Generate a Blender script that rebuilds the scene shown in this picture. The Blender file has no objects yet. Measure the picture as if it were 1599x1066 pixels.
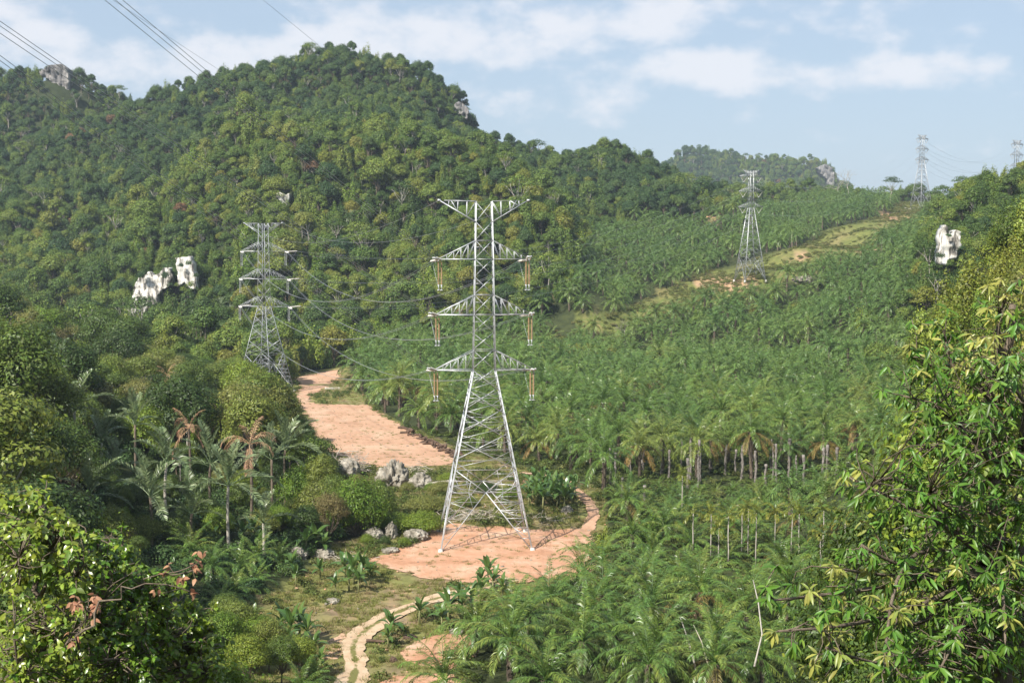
import bpy, math, random
import numpy as np
from mathutils import Vector, Matrix, Euler
from mathutils.geometry import delaunay_2d_cdt

SC = bpy.context.scene
COL = SC.collection
PI = math.pi
R = math.radians

# ---------------------------------------------------------------- camera
CAM_Z = 44.0
F = 2200.0                       # focal length in photograph pixels (1599 wide)
PITCH = math.atan(153.0 / F)     # looking slightly down
cam_d = bpy.data.cameras.new('camera')
cam_d.sensor_width = 36.0
cam_d.lens = F / 1599.0 * 36.0
cam_d.clip_start = 0.3
cam_d.clip_end = 12000.0
cam = bpy.data.objects.new('camera', cam_d)
cam.location = (0, 0, CAM_Z)
cam.rotation_euler = (PI / 2 - PITCH, 0, 0)
COL.objects.link(cam)
SC.camera = cam

# ---------------------------------------------------------------- sky and sun
SUN_EL, SUN_AZ = R(43), R(-142)      # azimuth clockwise from +Y: behind the camera, to the left
SUN_STRENGTH, SKY_STRENGTH, EXPOSURE = 5.0, 0.069, 0.72
sun_dir = Vector((math.sin(SUN_AZ) * math.cos(SUN_EL), math.cos(SUN_AZ) * math.cos(SUN_EL), math.sin(SUN_EL)))
sun_d = bpy.data.lights.new('sun', 'SUN')
sun_d.energy = SUN_STRENGTH
sun_d.angle = R(0.53)
sun_d.color = (1.0, 0.955, 0.87)
sun = bpy.data.objects.new('sun', sun_d)
sun.rotation_euler = sun_dir.to_track_quat('Z', 'Y').to_euler()
sun.location = (-60, -80, 200)
COL.objects.link(sun)

world = bpy.data.worlds.new('World')
SC.world = world
world.use_nodes = True
def build_sky():
    nt = world.node_tree
    N, L = nt.nodes, nt.links
    N.clear()
    def node(t, **kw):
        n = N.new(t)
        for k, v in kw.items():
            setattr(n, k, v)
        return n
    def m(op, a, b=None, c=None, clamp=False):
        n = node('ShaderNodeMath', operation=op, use_clamp=clamp)
        for i, v in enumerate((a, b, c)):
            if v is None:
                continue
            if isinstance(v, (int, float)):
                n.inputs[i].default_value = v
            else:
                L.new(v, n.inputs[i])
        return n.outputs[0]
    out = node('ShaderNodeOutputWorld')
    bg = node('ShaderNodeBackground')
    bg.inputs[1].default_value = SKY_STRENGTH
    sky = node('ShaderNodeTexSky', sky_type='NISHITA')
    sky.sun_disc = False
    sky.sun_elevation = SUN_EL
    sky.sun_rotation = SUN_AZ
    sky.air_density = 1.0
    sky.dust_density = 1.2
    sky.ozone_density = 1.6
    sky.altitude = 100
    tc = node('ShaderNodeTexCoord')
    sep = node('ShaderNodeSeparateXYZ')
    L.new(tc.outputs['Generated'], sep.inputs[0])
    X, Y, Z = sep.outputs
    az = m('ARCTAN2', X, Y)
    el = m('ARCSINE', Z)
    # cloud field: horizontally stretched noise on the dome
    cmb = node('ShaderNodeCombineXYZ')
    L.new(m('MULTIPLY', az, 1.0), cmb.inputs[0]); L.new(m('MULTIPLY', el, 1.7), cmb.inputs[1])
    n1 = node('ShaderNodeTexNoise'); n1.inputs['Scale'].default_value = 22.0
    n1.inputs['Detail'].default_value = 7.0; n1.inputs['Roughness'].default_value = 0.56
    n1.inputs['Distortion'].default_value = 0.0
    L.new(cmb.outputs[0], n1.inputs['Vector'])
    n2 = node('ShaderNodeTexNoise'); n2.inputs['Scale'].default_value = 5.0
    n2.inputs['Detail'].default_value = 3.0
    L.new(cmb.outputs[0], n2.inputs['Vector'])
    # banks of cloud standing in view, each an ellipse on the dome broken up by the noise
    def azel(px, py):
        return (px - 799.5) / F, (380.0 - py) / F
    total = None
    for (px, py, rx, ry, amp) in [(40, 75, 190, 62, .95), (150, 95, 110, 50, .6), (420, 105, 330, 60, .9), (600, 75, 260, 62, 1.0), (780, 65, 190, 58, .95),
                                  (1010, 38, 150, 42, 1.0), (920, 80, 120, 55, .6), (1100, 118, 135, 42, 1.0), (1400, 128, 150, 38, .95), (1250, 125, 130, 34, .7),
                                  (900, 160, 210, 36, .6), (800, 175, 160, 30, .45), (1300, 15, 340, 34, .5), (1540, 165, 90, 22, .35), (1420, 60, 260, 40, .35)]:
        a0, e0 = azel(px, py)
        u = m('DIVIDE', m('SUBTRACT', az, a0), rx / F)
        v = m('DIVIDE', m('SUBTRACT', el, e0), ry / F)
        d2 = m('ADD', m('MULTIPLY', u, u), m('MULTIPLY', v, v))
        g = m('MULTIPLY', m('POWER', 2.718, m('MULTIPLY', d2, -1.0)), amp)
        total = g if total is None else m('MAXIMUM', total, g)
    # generic cover for the rest of the dome
    generic = m('MULTIPLY', m('SUBTRACT', n2.outputs[0], 0.42), 1.5)
    inview = m('MULTIPLY', m('POWER', 2.718, m('MULTIPLY', m('MULTIPLY', az, az), -5.0)), 1.0)
    cover = m('ADD', m('MULTIPLY', total, 0.78), m('MULTIPLY', generic, m('SUBTRACT', 1.0, m('MULTIPLY', inview, 0.85))))
    dens = m('ADD', cover, m('MULTIPLY', m('SUBTRACT', n1.outputs[0], 0.5), 1.9))
    mr = node('ShaderNodeMapRange', interpolation_type='SMOOTHSTEP')
    mr.inputs[1].default_value = 0.20; mr.inputs[2].default_value = 0.80
    L.new(dens, mr.inputs[0])
    mask = m('MULTIPLY', mr.outputs[0], 0.74)
    # thin veil everywhere: humid tropical air
    veil = node('ShaderNodeMix', data_type='RGBA')
    veil.inputs[0].default_value = 0.62
    L.new(sky.outputs[0], veil.inputs[6]); veil.inputs[7].default_value = (5.2, 6.4, 8.0, 1)
    mix = node('ShaderNodeMix', data_type='RGBA')
    L.new(mask, mix.inputs[0]); L.new(veil.outputs[2], mix.inputs[6])
    mix.inputs[7].default_value = (8.5, 8.45, 8.8, 1)
    L.new(mix.outputs[2], bg.inputs[0])
    L.new(bg.outputs[0], out.inputs[0])
build_sky()

SC.view_settings.view_transform = 'Standard'
SC.view_settings.look = 'None'
SC.view_settings.exposure = EXPOSURE
SC.view_settings.gamma = 1.0
SC.view_settings.use_curve_mapping = False
SC.render.engine = 'CYCLES'
SC.cycles.max_bounces = 6
SC.cycles.diffuse_bounces = 3
SC.cycles.glossy_bounces = 2
SC.cycles.transmission_bounces = 3
SC.cycles.volume_bounces = 0
SC.cycles.use_denoising = True
SC.cycles.caustics_reflective = False
SC.cycles.caustics_refractive = False

# ---------------------------------------------------------------- measuring helpers
COS_P, SIN_P = math.cos(PITCH), math.sin(PITCH)
def ray(px, py):
    """direction through a photograph pixel, scaled so that y = 1"""
    a, b = (px - 799.5) / F, (533.0 - py) / F
    y = COS_P + b * SIN_P
    return a / y, 1.0, (-SIN_P + b * COS_P) / y
def at(px, py, D):
    d = ray(px, py)
    return (d[0] * D, D, CAM_Z + d[2] * D)
def proj(x, y, z):
    x = np.asarray(x, float); y = np.asarray(y, float); z = np.asarray(z, float) - CAM_Z
    dep = y * COS_P - z * SIN_P
    up = y * SIN_P + z * COS_P
    return 799.5 + F * x / dep, 533.0 - F * up / dep

def hash_rng(seed):
    return np.random.RandomState(seed)
def wave_noise(P, scale, seed, octaves=4, rough=0.55):
    """smooth pseudo noise: sums of sines in random directions, about -1..1"""
    P = np.asarray(P, float)
    rng = hash_rng(seed)
    tot = np.zeros(P.shape[0]); amp = 1.0; k = 2 * PI / scale; norm = 0
    for o in range(octaves):
        for j in range(4):
            d = rng.normal(size=P.shape[1]); d /= np.linalg.norm(d)
            tot += amp * 0.5 * np.sin(P @ (d * k * rng.uniform(.7, 1.4)) + rng.uniform(0, 6.28))
        norm += amp
        amp *= rough; k *= 2.03
    return tot / norm

# ---------------------------------------------------------------- terrain heights
W = [(0,0,42.2),(0,-40,44),(-20,0,43),(20,0,42.5),(-45,0,50),(45,0,48),(0,20,33.5),(-12,22,33),(9,16,35),(0,50,21),(-25,50,26),(25,50,24),
     (0,90,9),(-30,90,12),(32,90,9),(0,125,1),(-22,130,1.5),(28,125,1),
     (-16,145,0),(0,160,0),(30,160,0),(-25,170,0),(0,185,0),(38,190,0),(0,200,0),(-6,193,0),(6.5,200,0),(0,213,0),(-20,220,.5),(20,230,0),(58,250,0),(95,250,3),
     (-20,250,0),(0,270,0),(50,280,0),(100,300,2),(-22,300,0),(-40,350,0),(-15,330,0),(30,340,0),(80,370,0),(-55,410,0),(-72,415,0),(-62,460,0),(-30,450,0),
     (20,430,0),(70,450,2),(-60,500,1),(-10,500,2),(120,370,5),(-8,232,1.2),(-14,262,1.0),
     (-32,190,1),(-40,200,2.5),(-55,190,7),(-75,185,15),(-110,180,26),(-38,230,1.5),(-55,250,4),(-80,260,8),(-130,260,20),(-50,300,1),(-75,320,3),(-120,340,8),
     (-78,370,2),(-110,420,5),(-160,430,12),(-45,150,3),(-60,140,8),(-95,130,20),(-60,100,22),(-95,90,38),(-36,120,7),
     (44,160,2),(52,168,16),(58,172,27),(66,175,36),(95,175,48),(66,132,34),(54,130,16),(44,130,4),(64,200,28),(58,226,6),(90,240,26),(74,268,4),(70,90,34),(60,60,36),
     (300,1350,55),(700,1350,60),(0,1350,60),(-500,1400,60),(-200,1350,60),(-700,1100,120),(600,900,80),(900,1000,80),(450,600,80),(300,400,70),(200,250,60),
     (-400,250,90),(-300,100,90),(-500,500,70),(-800,700,90),
     (0,2000,50),(1100,2300,60),(300,3000,60),(700,3000,60),(-900,2000,60),(0,3500,40),(1500,3500,40),(-1500,3500,40),(0,7000,40),(3000,6000,40),(-3000,6000,40),(2500,1000,60),(-2500,1000,80)]
P = [  # photograph pixel, distance, canopy height standing on the ground there
     (-60,118,1150,9),(0,122,1150,9),(60,118,1120,9),(100,118,1100,5),(130,172,1080,9),(190,178,1050,9),(230,160,1040,9),(260,136,1030,9),(320,126,1010,9),(370,106,1000,9),(440,103,1000,9),(490,92,1000,9),
     (530,84,1000,9),(600,86,1000,9),(650,98,1000,11),(690,118,992,12),(715,142,988,13),(732,182,985,13),(750,222,980,13),(780,244,970,12),
     (755,275,1070,9),(790,285,1070,9),(720,225,1080,9),(690,180,1090,9),(640,150,1100,9),(560,140,1120,9),(450,160,1120,9),(350,170,1120,9),(830,275,1070,9),(890,290,1070,9),(950,285,1060,9),(1000,290,1050,9),(250,215,930,9),(500,150,960,9),(650,180,900,9),(380,170,930,9),
     (390,192,760,9),(330,225,770,9),(290,265,780,9),(450,212,750,9),(520,218,740,9),(640,222,735,9),(750,222,720,9),(800,262,690,8),(860,330,640,7),(900,420,590,7),
     (390,310,690,9),(300,340,700,9),(390,410,630,9),(400,530,560,8),(500,330,680,9),(500,430,610,9),(500,530,540,9),(620,330,680,9),(620,430,610,9),(640,510,540,8),(740,330,660,9),(740,440,590,8),(760,500,545,8),(840,480,560,8),
     (100,290,860,9),(100,400,730,9),(100,460,660,9),(230,500,640,5),(0,250,960,9),(0,440,680,9),(-150,250,960,9),(-150,430,680,9),(200,250,900,9),(230,330,790,9),(320,500,600,8),
     # middle ridge and the far hill
     (815,222,960,14),(850,228,950,14),(880,254,940,13),(920,232,940,14),(950,240,930,14),(1000,238,930,14),(1025,266,900,14),(1080,280,870,12),(1120,300,850,12),(1140,326,830,10),(900,300,860,9),(1000,310,850,9),(880,360,730,9),
     (1000,290,2620,12),(1030,258,2600,12),(1060,236,2600,12),(1092,228,2600,12),(1130,246,2600,12),(1160,254,2600,12),(1205,252,2560,12),(1240,243,2530,12),(1280,252,2500,12),(1301,264,2490,10),(1318,316,2480,9),(1400,325,2480,9),(1330,322,1480,9),(1400,322,1480,9),(1500,322,1500,9),(1650,322,1500,9),(1150,314,1330,9),(1250,318,1350,9),(1080,316,2250,9),(1180,318,2250,9),(1290,318,2250,9),
     # plantation slope
     (1000,565,480,9),(850,535,510,9),(1000,505,550,9),(1150,525,500,9),(1300,525,470,9),(1380,535,440,9),(1300,465,560,9),(1150,490,540,9),(1380,440,560,9),(1170,440,614,0),(1190,440,610,0),(1040,450,605,7),
     (950,435,640,9),(900,455,600,9),(1290,385,720,1),(1400,340,870,1),(1438,326,930,0),(1350,300,1060,9),(1250,300,1060,9),(1150,312,1000,9),(1100,335,900,9),(1000,350,800,9),(950,375,730,9),(920,405,670,9),(1200,350,850,9),
     (1400,385,730,8),(1480,305,1000,9),(1600,300,1000,9),(1700,300,1000,9),
     # right-hand wooded hill
     (1540,278,545,10),(1600,270,540,10),(1490,312,520,14),(1455,352,515,12),(1485,412,455,0),(1440,425,455,8),(1520,420,440,8),(1400,505,425,8),(1600,380,470,9),(1700,260,520,10)]
pts = [w for w in W]
for px, py, D, can in P:
    x, y, z = at(px, py, D)
    pts.append((x, y, z - can))
pts = np.array(pts, float)
C_RBF = 14.0
def _kern(d2):
    return np.sqrt(d2 + C_RBF ** 2)
_xy = pts[:, :2]
_A = _kern(((_xy[:, None] - _xy[None]) ** 2).sum(-1))
_n = len(pts)
_M = np.zeros((_n + 1, _n + 1)); _M[:_n, :_n] = _A + np.eye(_n) * -0.6; _M[:_n, _n] = 1; _M[_n, :_n] = 1
_w = np.linalg.solve(_M, np.append(pts[:, 2], 0))
def height(x, y):
    x = np.asarray(x, float); y = np.asarray(y, float)
    sh = x.shape
    q = np.stack([x.ravel(), y.ravel()], 1)
    out = np.empty(len(q))
    for i in range(0, len(q), 20000):
        s = q[i:i + 20000]
        out[i:i + 20000] = _kern(((s[:, None] - _xy[None]) ** 2).sum(-1)) @ _w[:-1] + _w[-1]
    # roughness grows with height above the valley floor
    k = np.clip((out - 3) / 25, 0, 1) * np.clip((q[:, 1] - 150) / 200, 0, 1)
    out += k * 4.5 * wave_noise(q, 90, 5, 3)
    out = np.where(out < 0, out * 0.3, out)
    out += 0.10 * wave_noise(q, 14, 6, 2)
    return out.reshape(sh)
def h1(x, y):
    return float(height(np.array([x]), np.array([y]))[0])
def G(px, py, D0=120.0, D1=2000.0):
    """where the view ray through a photograph pixel meets the ground"""
    d = ray(px, py)
    D = np.geomspace(D0, D1, 700)
    hh = height(d[0] * D, D)
    zz = CAM_Z + d[2] * D
    k = np.nonzero(zz <= hh)[0]
    if len(k) == 0:
        k = [np.argmin(zz - hh)]
    i = max(k[0], 1)
    a0, a1 = zz[i - 1] - hh[i - 1], zz[i] - hh[i]
    t = a0 / (a0 - a1) if a0 != a1 else 0
    Di = D[i - 1] + (D[i] - D[i - 1]) * min(max(t, 0), 1)
    return (d[0] * Di, Di, h1(d[0] * Di, Di))
def in_poly(px, py, poly):
    px = np.asarray(px); py = np.asarray(py)
    inside = np.zeros(px.shape, bool)
    n = len(poly)
    for i in range(n):
        x0, y0 = poly[i]; x1, y1 = poly[(i + 1) % n]
        if y0 == y1:
            continue
        c = ((y0 > py) != (y1 > py)) & (px < (x1 - x0) * (py - y0) / (y1 - y0) + x0)
        inside ^= c
    return inside

# ---------------------------------------------------------------- mesh helpers
class Acc:
    """collects vertex / face arrays (faces as n x 3 or n x 4) with a material slot each"""
    def __init__(self):
        self.V, self.Fs, self.n = [], [], 0
    def add(self, V, Fa, mat=0):
        V = np.asarray(V, float).reshape(-1, 3)
        if isinstance(Fa, np.ndarray):
            Fa = [Fa]
        for f in Fa:
            f = np.asarray(f, np.int64)
            if f.size:
                self.Fs.append((f + self.n, mat))
        self.V.append(V); self.n += len(V)
        return self
    def mesh(self, name, mats, smooth=False):
        me = bpy.data.meshes.new(name)
        V = np.concatenate(self.V)
        me.vertices.add(len(V)); me.vertices.foreach_set('co', V.astype(np.float32).ravel())
        loops = np.concatenate([f.ravel() for f, _ in self.Fs])
        tot = np.concatenate([np.full(len(f), f.shape[1]) for f, _ in self.Fs])
        mi = np.concatenate([np.full(len(f), m_) for f, m_ in self.Fs])
        start = np.concatenate([[0], np.cumsum(tot)[:-1]])
        me.loops.add(len(loops)); me.loops.foreach_set('vertex_index', loops.astype(np.int32))
        me.polygons.add(len(tot)); me.polygons.foreach_set('loop_start', start.astype(np.int32))
        me.polygons.foreach_set('loop_total', tot.astype(np.int32))
        me.polygons.foreach_set('material_index', mi.astype(np.int32))
        if smooth:
            me.polygons.foreach_set('use_smooth', np.ones(len(tot), bool))
        for m_ in mats:
            me.materials.append(m_)
        me.update(calc_edges=True)
        return me

def unit(v):
    return v / (np.linalg.norm(v, axis=-1, keepdims=True) + 1e-9)
def tube(points, radii, sides=5, cap=True):
    Pt = np.asarray(points, float); n = len(Pt)
    radii = np.broadcast_to(np.asarray(radii, float), (n,))
    T = np.gradient(Pt, axis=0); T = unit(T)
    ref = np.array([0, 0, 1.0]) if abs(T[:, 2]).mean() < 0.8 else np.array([1.0, 0, 0])
    A = unit(np.cross(T, ref)); B = np.cross(T, A)
    an = np.arange(sides) * 2 * PI / sides
    V = Pt[:, None] + radii[:, None, None] * (np.cos(an)[None, :, None] * A[:, None] + np.sin(an)[None, :, None] * B[:, None])
    i = np.arange(n - 1)[:, None] * sides; j = np.arange(sides)[None]; j2 = (j + 1) % sides
    Fq = np.stack([i + j, i + j2, i + sides + j2, i + sides + j], -1).reshape(-1, 4)
    Fs = [Fq]
    if cap:
        Fs.append(np.arange(sides)[::-1][None].copy()); Fs.append((np.arange(sides) + (n - 1) * sides)[None])
    return V.reshape(-1, 3), Fs
def angle_bar(p, q, w, acc, t=None):
    """rolled steel angle: two thin flanges meeting at a corner"""
    p = np.asarray(p, float); q = np.asarray(q, float)
    d = unit(q - p)
    ref = np.array([0, 0, 1.0]) if abs(d[2]) < 0.9 else np.array([0, 1.0, 0])
    a = unit(np.cross(d, ref)); b = np.cross(d, a)
    t = t or w * 0.28
    prof = np.array([(-w/2, -w/2), (w/2, -w/2), (w/2, -w/2 + t), (-w/2 + t, -w/2 + t), (-w/2 + t, w/2), (-w/2, w/2)])
    V = np.concatenate([p + prof[:, :1] * a + prof[:, 1:] * b, q + prof[:, :1] * a + prof[:, 1:] * b])
    j = np.arange(6); j2 = (j + 1) % 6
    acc.add(V, [np.stack([j, j2, j2 + 6, j + 6], -1), j[::-1][None].copy(), (j + 6)[None]])
def box(acc, c, s, mat=0, rz=0.0):
    sx, sy, sz = (v / 2 for v in s)
    V = np.array([(x, y, z) for z in (-sz, sz) for y in (-sy, sy) for x in (-sx, sx)], float)
    ca, sa = math.cos(rz), math.sin(rz)
    V = np.stack([V[:, 0] * ca - V[:, 1] * sa, V[:, 0] * sa + V[:, 1] * ca, V[:, 2]], 1) + np.asarray(c, float)
    acc.add(V, np.array([(0, 2, 3, 1), (4, 5, 7, 6), (0, 1, 5, 4), (2, 6, 7, 3), (0, 4, 6, 2), (1, 3, 7, 5)]), mat)
def blob(seed, radii, rough=0.25, sub=3, scale=1.2, flat=0.0, craggy=True):
    """weathered rock: a displaced icosphere, vertices and faces"""
    import bmesh
    bm = bmesh.new(); bmesh.ops.create_icosphere(bm, subdivisions=sub, radius=1.0)
    V = np.array([v.co for v in bm.verts]); Fa = np.array([[v.index for v in f.verts] for f in bm.faces]); bm.free()
    n = wave_noise(V, scale, seed, 5, 0.6)
    if craggy:
        n = n * .6 - np.abs(wave_noise(V, scale * .6, seed + 7, 4, .6)) * .8
    V = V * (1 + rough * n)[:, None] * np.asarray(radii)
    return V, Fa

def obj(name, me, parent=None, loc=(0, 0, 0), rot=(0, 0, 0), scale=None, kind=None, label=None):
    o = bpy.data.objects.new(name, me)
    COL.objects.link(o)
    o.parent = parent
    o.location = loc; o.rotation_euler = rot
    if scale is not None:
        o.scale = (scale,) * 3 if isinstance(scale, (int, float)) else scale
    if kind:
        o['kind'] = kind
    if label:
        o['label'] = label
    return o
def tag(o, label, cat, group=None, kind=None):
    o['label'] = label; o['category'] = cat
    if group:
        o['group'] = group
    if kind:
        o['kind'] = kind
    return o
def thing(name, label, cat, loc=(0, 0, 0), rz=0.0, group=None, scale=None):
    o = obj(name, None, None, loc, (0, 0, rz), scale)
    o.empty_display_size = 0.5
    return tag(o, label, cat, group)

# ---------------------------------------------------------------- materials
def new_mat(name):
    m_ = bpy.data.materials.new(name); m_.use_nodes = True
    nt = m_.node_tree; nt.nodes.clear()
    out = nt.nodes.new('ShaderNodeOutputMaterial')
    return m_, nt, out
def ramp(nt, stops):
    r = nt.nodes.new('ShaderNodeValToRGB')
    e = r.color_ramp.elements
    while len(e) < len(stops):
        e.new(0.5)
    for el_, (p_, c_) in zip(e, stops):
        el_.position = p_; el_.color = (*c_, 1)
    return r
def noise_node(nt, scale, detail=4, rough=.55, coord='Object', vec=None):
    n = nt.nodes.new('ShaderNodeTexNoise')
    n.inputs['Scale'].default_value = scale; n.inputs['Detail'].default_value = detail; n.inputs['Roughness'].default_value = rough
    if vec is None:
        tc = nt.nodes.new('ShaderNodeTexCoord'); vec = tc.outputs[coord]
    nt.links.new(vec, n.inputs['Vector'])
    return n
def mat_noise(name, stops, scale, rough=.85, bump=0.0, bump_scale=None, detail=6, metallic=0.0, spec=0.3, stretch=None):
    m_, nt, out = new_mat(name)
    b = nt.nodes.new('ShaderNodeBsdfPrincipled')
    vec = None
    if stretch:
        tc = nt.nodes.new('ShaderNodeTexCoord'); mp = nt.nodes.new('ShaderNodeMapping')
        mp.inputs['Scale'].default_value = stretch
        nt.links.new(tc.outputs['Object'], mp.inputs[0]); vec = mp.outputs[0]
    n = noise_node(nt, scale, detail, .6, vec=vec)
    r = ramp(nt, stops)
    nt.links.new(n.outputs[0], r.inputs[0]); nt.links.new(r.outputs[0], b.inputs['Base Color'])
    b.inputs['Roughness'].default_value = rough; b.inputs['Metallic'].default_value = metallic
    b.inputs['Specular IOR Level'].default_value = spec
    if bump:
        n2 = noise_node(nt, bump_scale or scale * 4, 6, .65, vec=vec)
        bp = nt.nodes.new('ShaderNodeBump'); bp.inputs['Strength'].default_value = bump; bp.inputs['Distance'].default_value = .3
        nt.links.new(n2.outputs[0], bp.inputs['Height']); nt.links.new(bp.outputs[0], b.inputs['Normal'])
    nt.links.new(b.outputs[0], out.inputs[0])
    return m_
def mat_leaf(name, stops, rough=.5, transl=.28, spec=.35, island=.55, patch=0.0, patch_stops=None, back=None):
    """foliage: one hue per plant, a varied value per leaf, light passing through"""
    m_, nt, out = new_mat(name)
    L = nt.links
    oi = nt.nodes.new('ShaderNodeObjectInfo')
    r = ramp(nt, stops)
    if patch:
        n = noise_node(nt, patch, 2, .5, vec=oi.outputs['Location'])
        mm = nt.nodes.new('ShaderNodeMath'); mm.operation = 'MULTIPLY_ADD'; mm.use_clamp = True
        mm.inputs[1].default_value = 2.2; mm.inputs[2].default_value = -.6
        L.new(n.outputs[0], mm.inputs[0])
        mx = nt.nodes.new('ShaderNodeMix'); mx.data_type = 'FLOAT'; mx.inputs[0].default_value = .38
        L.new(oi.outputs['Random'], mx.inputs[2]); L.new(mm.outputs[0], mx.inputs[3])
        L.new(mx.outputs[0], r.inputs[0])
    else:
        L.new(oi.outputs['Random'], r.inputs[0])
    ge = nt.nodes.new('ShaderNodeNewGeometry')
    hs = nt.nodes.new('ShaderNodeHueSaturation')
    v = nt.nodes.new('ShaderNodeMapRange'); v.inputs[3].default_value = 1 - island; v.inputs[4].default_value = 1 + island
    L.new(ge.outputs['Random Per Island'], v.inputs[0]); L.new(v.outputs[0], hs.inputs['Value'])
    h = nt.nodes.new('ShaderNodeMapRange'); h.inputs[3].default_value = .478; h.inputs[4].default_value = .516
    wn = nt.nodes.new('ShaderNodeMath'); wn.operation = 'FRACT'
    w2 = nt.nodes.new('ShaderNodeMath'); w2.operation = 'MULTIPLY'; w2.inputs[1].default_value = 37.7
    L.new(ge.outputs['Random Per Island'], w2.inputs[0]); L.new(w2.outputs[0], wn.inputs[0]); L.new(wn.outputs[0], h.inputs[0]); L.new(h.outputs[0], hs.inputs['Hue'])
    L.new(r.outputs[0], hs.inputs['Color'])
    b = nt.nodes.new('ShaderNodeBsdfPrincipled'); b.inputs['Roughness'].default_value = rough; b.inputs['Specular IOR Level'].default_value = spec
    L.new(hs.outputs[0], b.inputs['Base Color'])
    t = nt.nodes.new('ShaderNodeBsdfTranslucent')
    h2 = nt.nodes.new('ShaderNodeHueSaturation'); h2.inputs['Hue'].default_value = .485; h2.inputs['Value'].default_value = 1.5
    L.new(hs.outputs[0], h2.inputs['Color']); L.new(h2.outputs[0], t.inputs[0])
    mx = nt.nodes.new('ShaderNodeMixShader'); mx.inputs[0].default_value = transl
    L.new(b.outputs[0], mx.inputs[1]); L.new(t.outputs[0], mx.inputs[2]); L.new(mx.outputs[0], out.inputs[0])
    return m_

M = {}
M['steel'] = mat_noise('galvanised_steel', [(.3, (.44, .455, .47)), (.7, (.60, .61, .62))], 1.5, .42, metallic=.35, spec=.5)
M['steel_dull'] = mat_noise('weathered_galvanised_steel', [(.3, (.26, .27, .28)), (.7, (.38, .39, .395))], 1.5, .5, metallic=.35, spec=.5)
M['cable'] = mat_noise('aluminium_cable', [(.3, (.34, .35, .36)), (.7, (.50, .51, .52))], .2, .4, metallic=.5, spec=.5)
M['brown_glaze'] = mat_noise('brown_glazed_insulator', [(.3, (.36, .20, .09)), (.7, (.50, .31, .16))], 2.0, .35, spec=.5)
M['pale_glaze'] = mat_noise('pale_glazed_insulator', [(.3, (.55, .50, .44)), (.7, (.72, .67, .60))], 2.0, .3, spec=.5)
M['concrete'] = mat_noise('pale_concrete', [(.3, (.50, .47, .42)), (.7, (.66, .62, .56))], 1.2, .9, .2)
M['soil'] = mat_noise('red_laterite_soil', [(.27, (.36, .185, .105)), (.42, (.47, .25, .15)), (.55, (.53, .31, .20)), (.70, (.58, .41, .29))], .20, .95, .9, 1.3, detail=12, spec=.1)
M['soil_pale'] = mat_noise('dry_pinkish_soil', [(.27, (.36, .21, .13)), (.45, (.47, .28, .18)), (.6, (.51, .33, .22)), (.75, (.55, .40, .28))], .15, .95, .8, 1.2, detail=12, spec=.1, stretch=(1, .5, 1))
M['rock'] = mat_noise('grey_limestone', [(.28, (.07, .065, .04)), (.46, (.22, .195, .155)), (.70, (.44, .40, .335))], .9, .9, .7, 3.0, detail=8)
M['cliff'] = mat_noise('white_limestone_face', [(.41, (.08, .075, .065)), (.46, (.26, .235, .20)), (.52, (.54, .51, .46)), (.66, (.70, .68, .64))], .26, .9, .8, .8, detail=11, stretch=(1.9, 1.9, .28))
M['cliff_dark'] = mat_noise('dark_stained_limestone', [(.32, (.075, .07, .07)), (.52, (.19, .18, .175)), (.68, (.36, .33, .29)), (.8, (.5, .46, .40))], .12, .95, .5, .5, detail=8, stretch=(1.4, 1.4, .5))
M['bark'] = mat_noise('grey_brown_bark', [(.3, (.10, .075, .05)), (.7, (.24, .19, .14))], 2.5, .9, .5, 9, stretch=(2, 2, .4))
M['bark_pale'] = mat_noise('pale_grey_bark', [(.3, (.28, .25, .21)), (.7, (.48, .44, .38))], 2.5, .9, .3, 9, stretch=(2, 2, .5))
M['deadwood'] = mat_noise('bleached_dead_wood', [(.3, (.33, .28, .22)), (.7, (.56, .50, .42))], 1.5, .9, .3, 6)
M['palm_bark'] = mat_noise('palm_trunk_bark', [(.3, (.075, .055, .04)), (.7, (.19, .15, .11))], 1.6, .95, .6, 7)
M['log'] = mat_noise('rotting_log', [(.3, (.06, .038, .026)), (.7, (.17, .11, .075))], 1.6, .95, .5, 6)

LV = mat_leaf
M['forest'] = LV('hill_forest_leaves', [(0, (.040, .080, .020)), (.2, (.058, .105, .022)), (.42, (.092, .150, .028)), (.6, (.130, .190, .032)), (.78, (.170, .215, .036)), (.92, (.205, .225, .05)), (1, (.17, .19, .06))], .55, .26, .3, .5, patch=.011)
M['forest_near'] = LV('valley_tree_leaves', [(0, (.045, .080, .016)), (.3, (.072, .118, .020)), (.55, (.11, .16, .025)), (.8, (.165, .20, .034)), (1, (.20, .195, .055))], .48, .28, .4, .5)
M['forest_shade_tone'] = LV('forest_leaves_shade_tone', [(0, (.030, .068, .024)), (.3, (.045, .090, .027)), (.6, (.068, .118, .030)), (.85, (.10, .15, .036)), (1, (.13, .15, .05))], .55, .24, .3, .5, patch=.012)  # bluer back-hill hue, with the ridge's shading darkened into the leaf colour
M['vine'] = LV('vine_leaves', [(0, (.105, .18, .02)), (.5, (.145, .22, .023)), (1, (.20, .25, .034))], .5, .28, .35, .5)
M['goldvine'] = LV('yellow_green_vine_leaves', [(0, (.15, .18, .026)), (.5, (.19, .21, .03)), (1, (.235, .225, .04))], .5, .28, .35, .45)
M['rust'] = LV('russet_leaves', [(0, (.17, .10, .05)), (1, (.23, .15, .08))], .7, .2, .2, .4)
M['tanscrub'] = LV('dry_tan_scrub', [(0, (.15, .13, .05)), (1, (.20, .17, .07))], .7, .25, .2, .4)
M['oilpalm'] = LV('oil_palm_fronds', [(0, (.075, .140, .027)), (.35, (.10, .175, .030)), (.7, (.135, .21, .034)), (1, (.18, .22, .042))], .36, .2, .5, .4)
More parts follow.
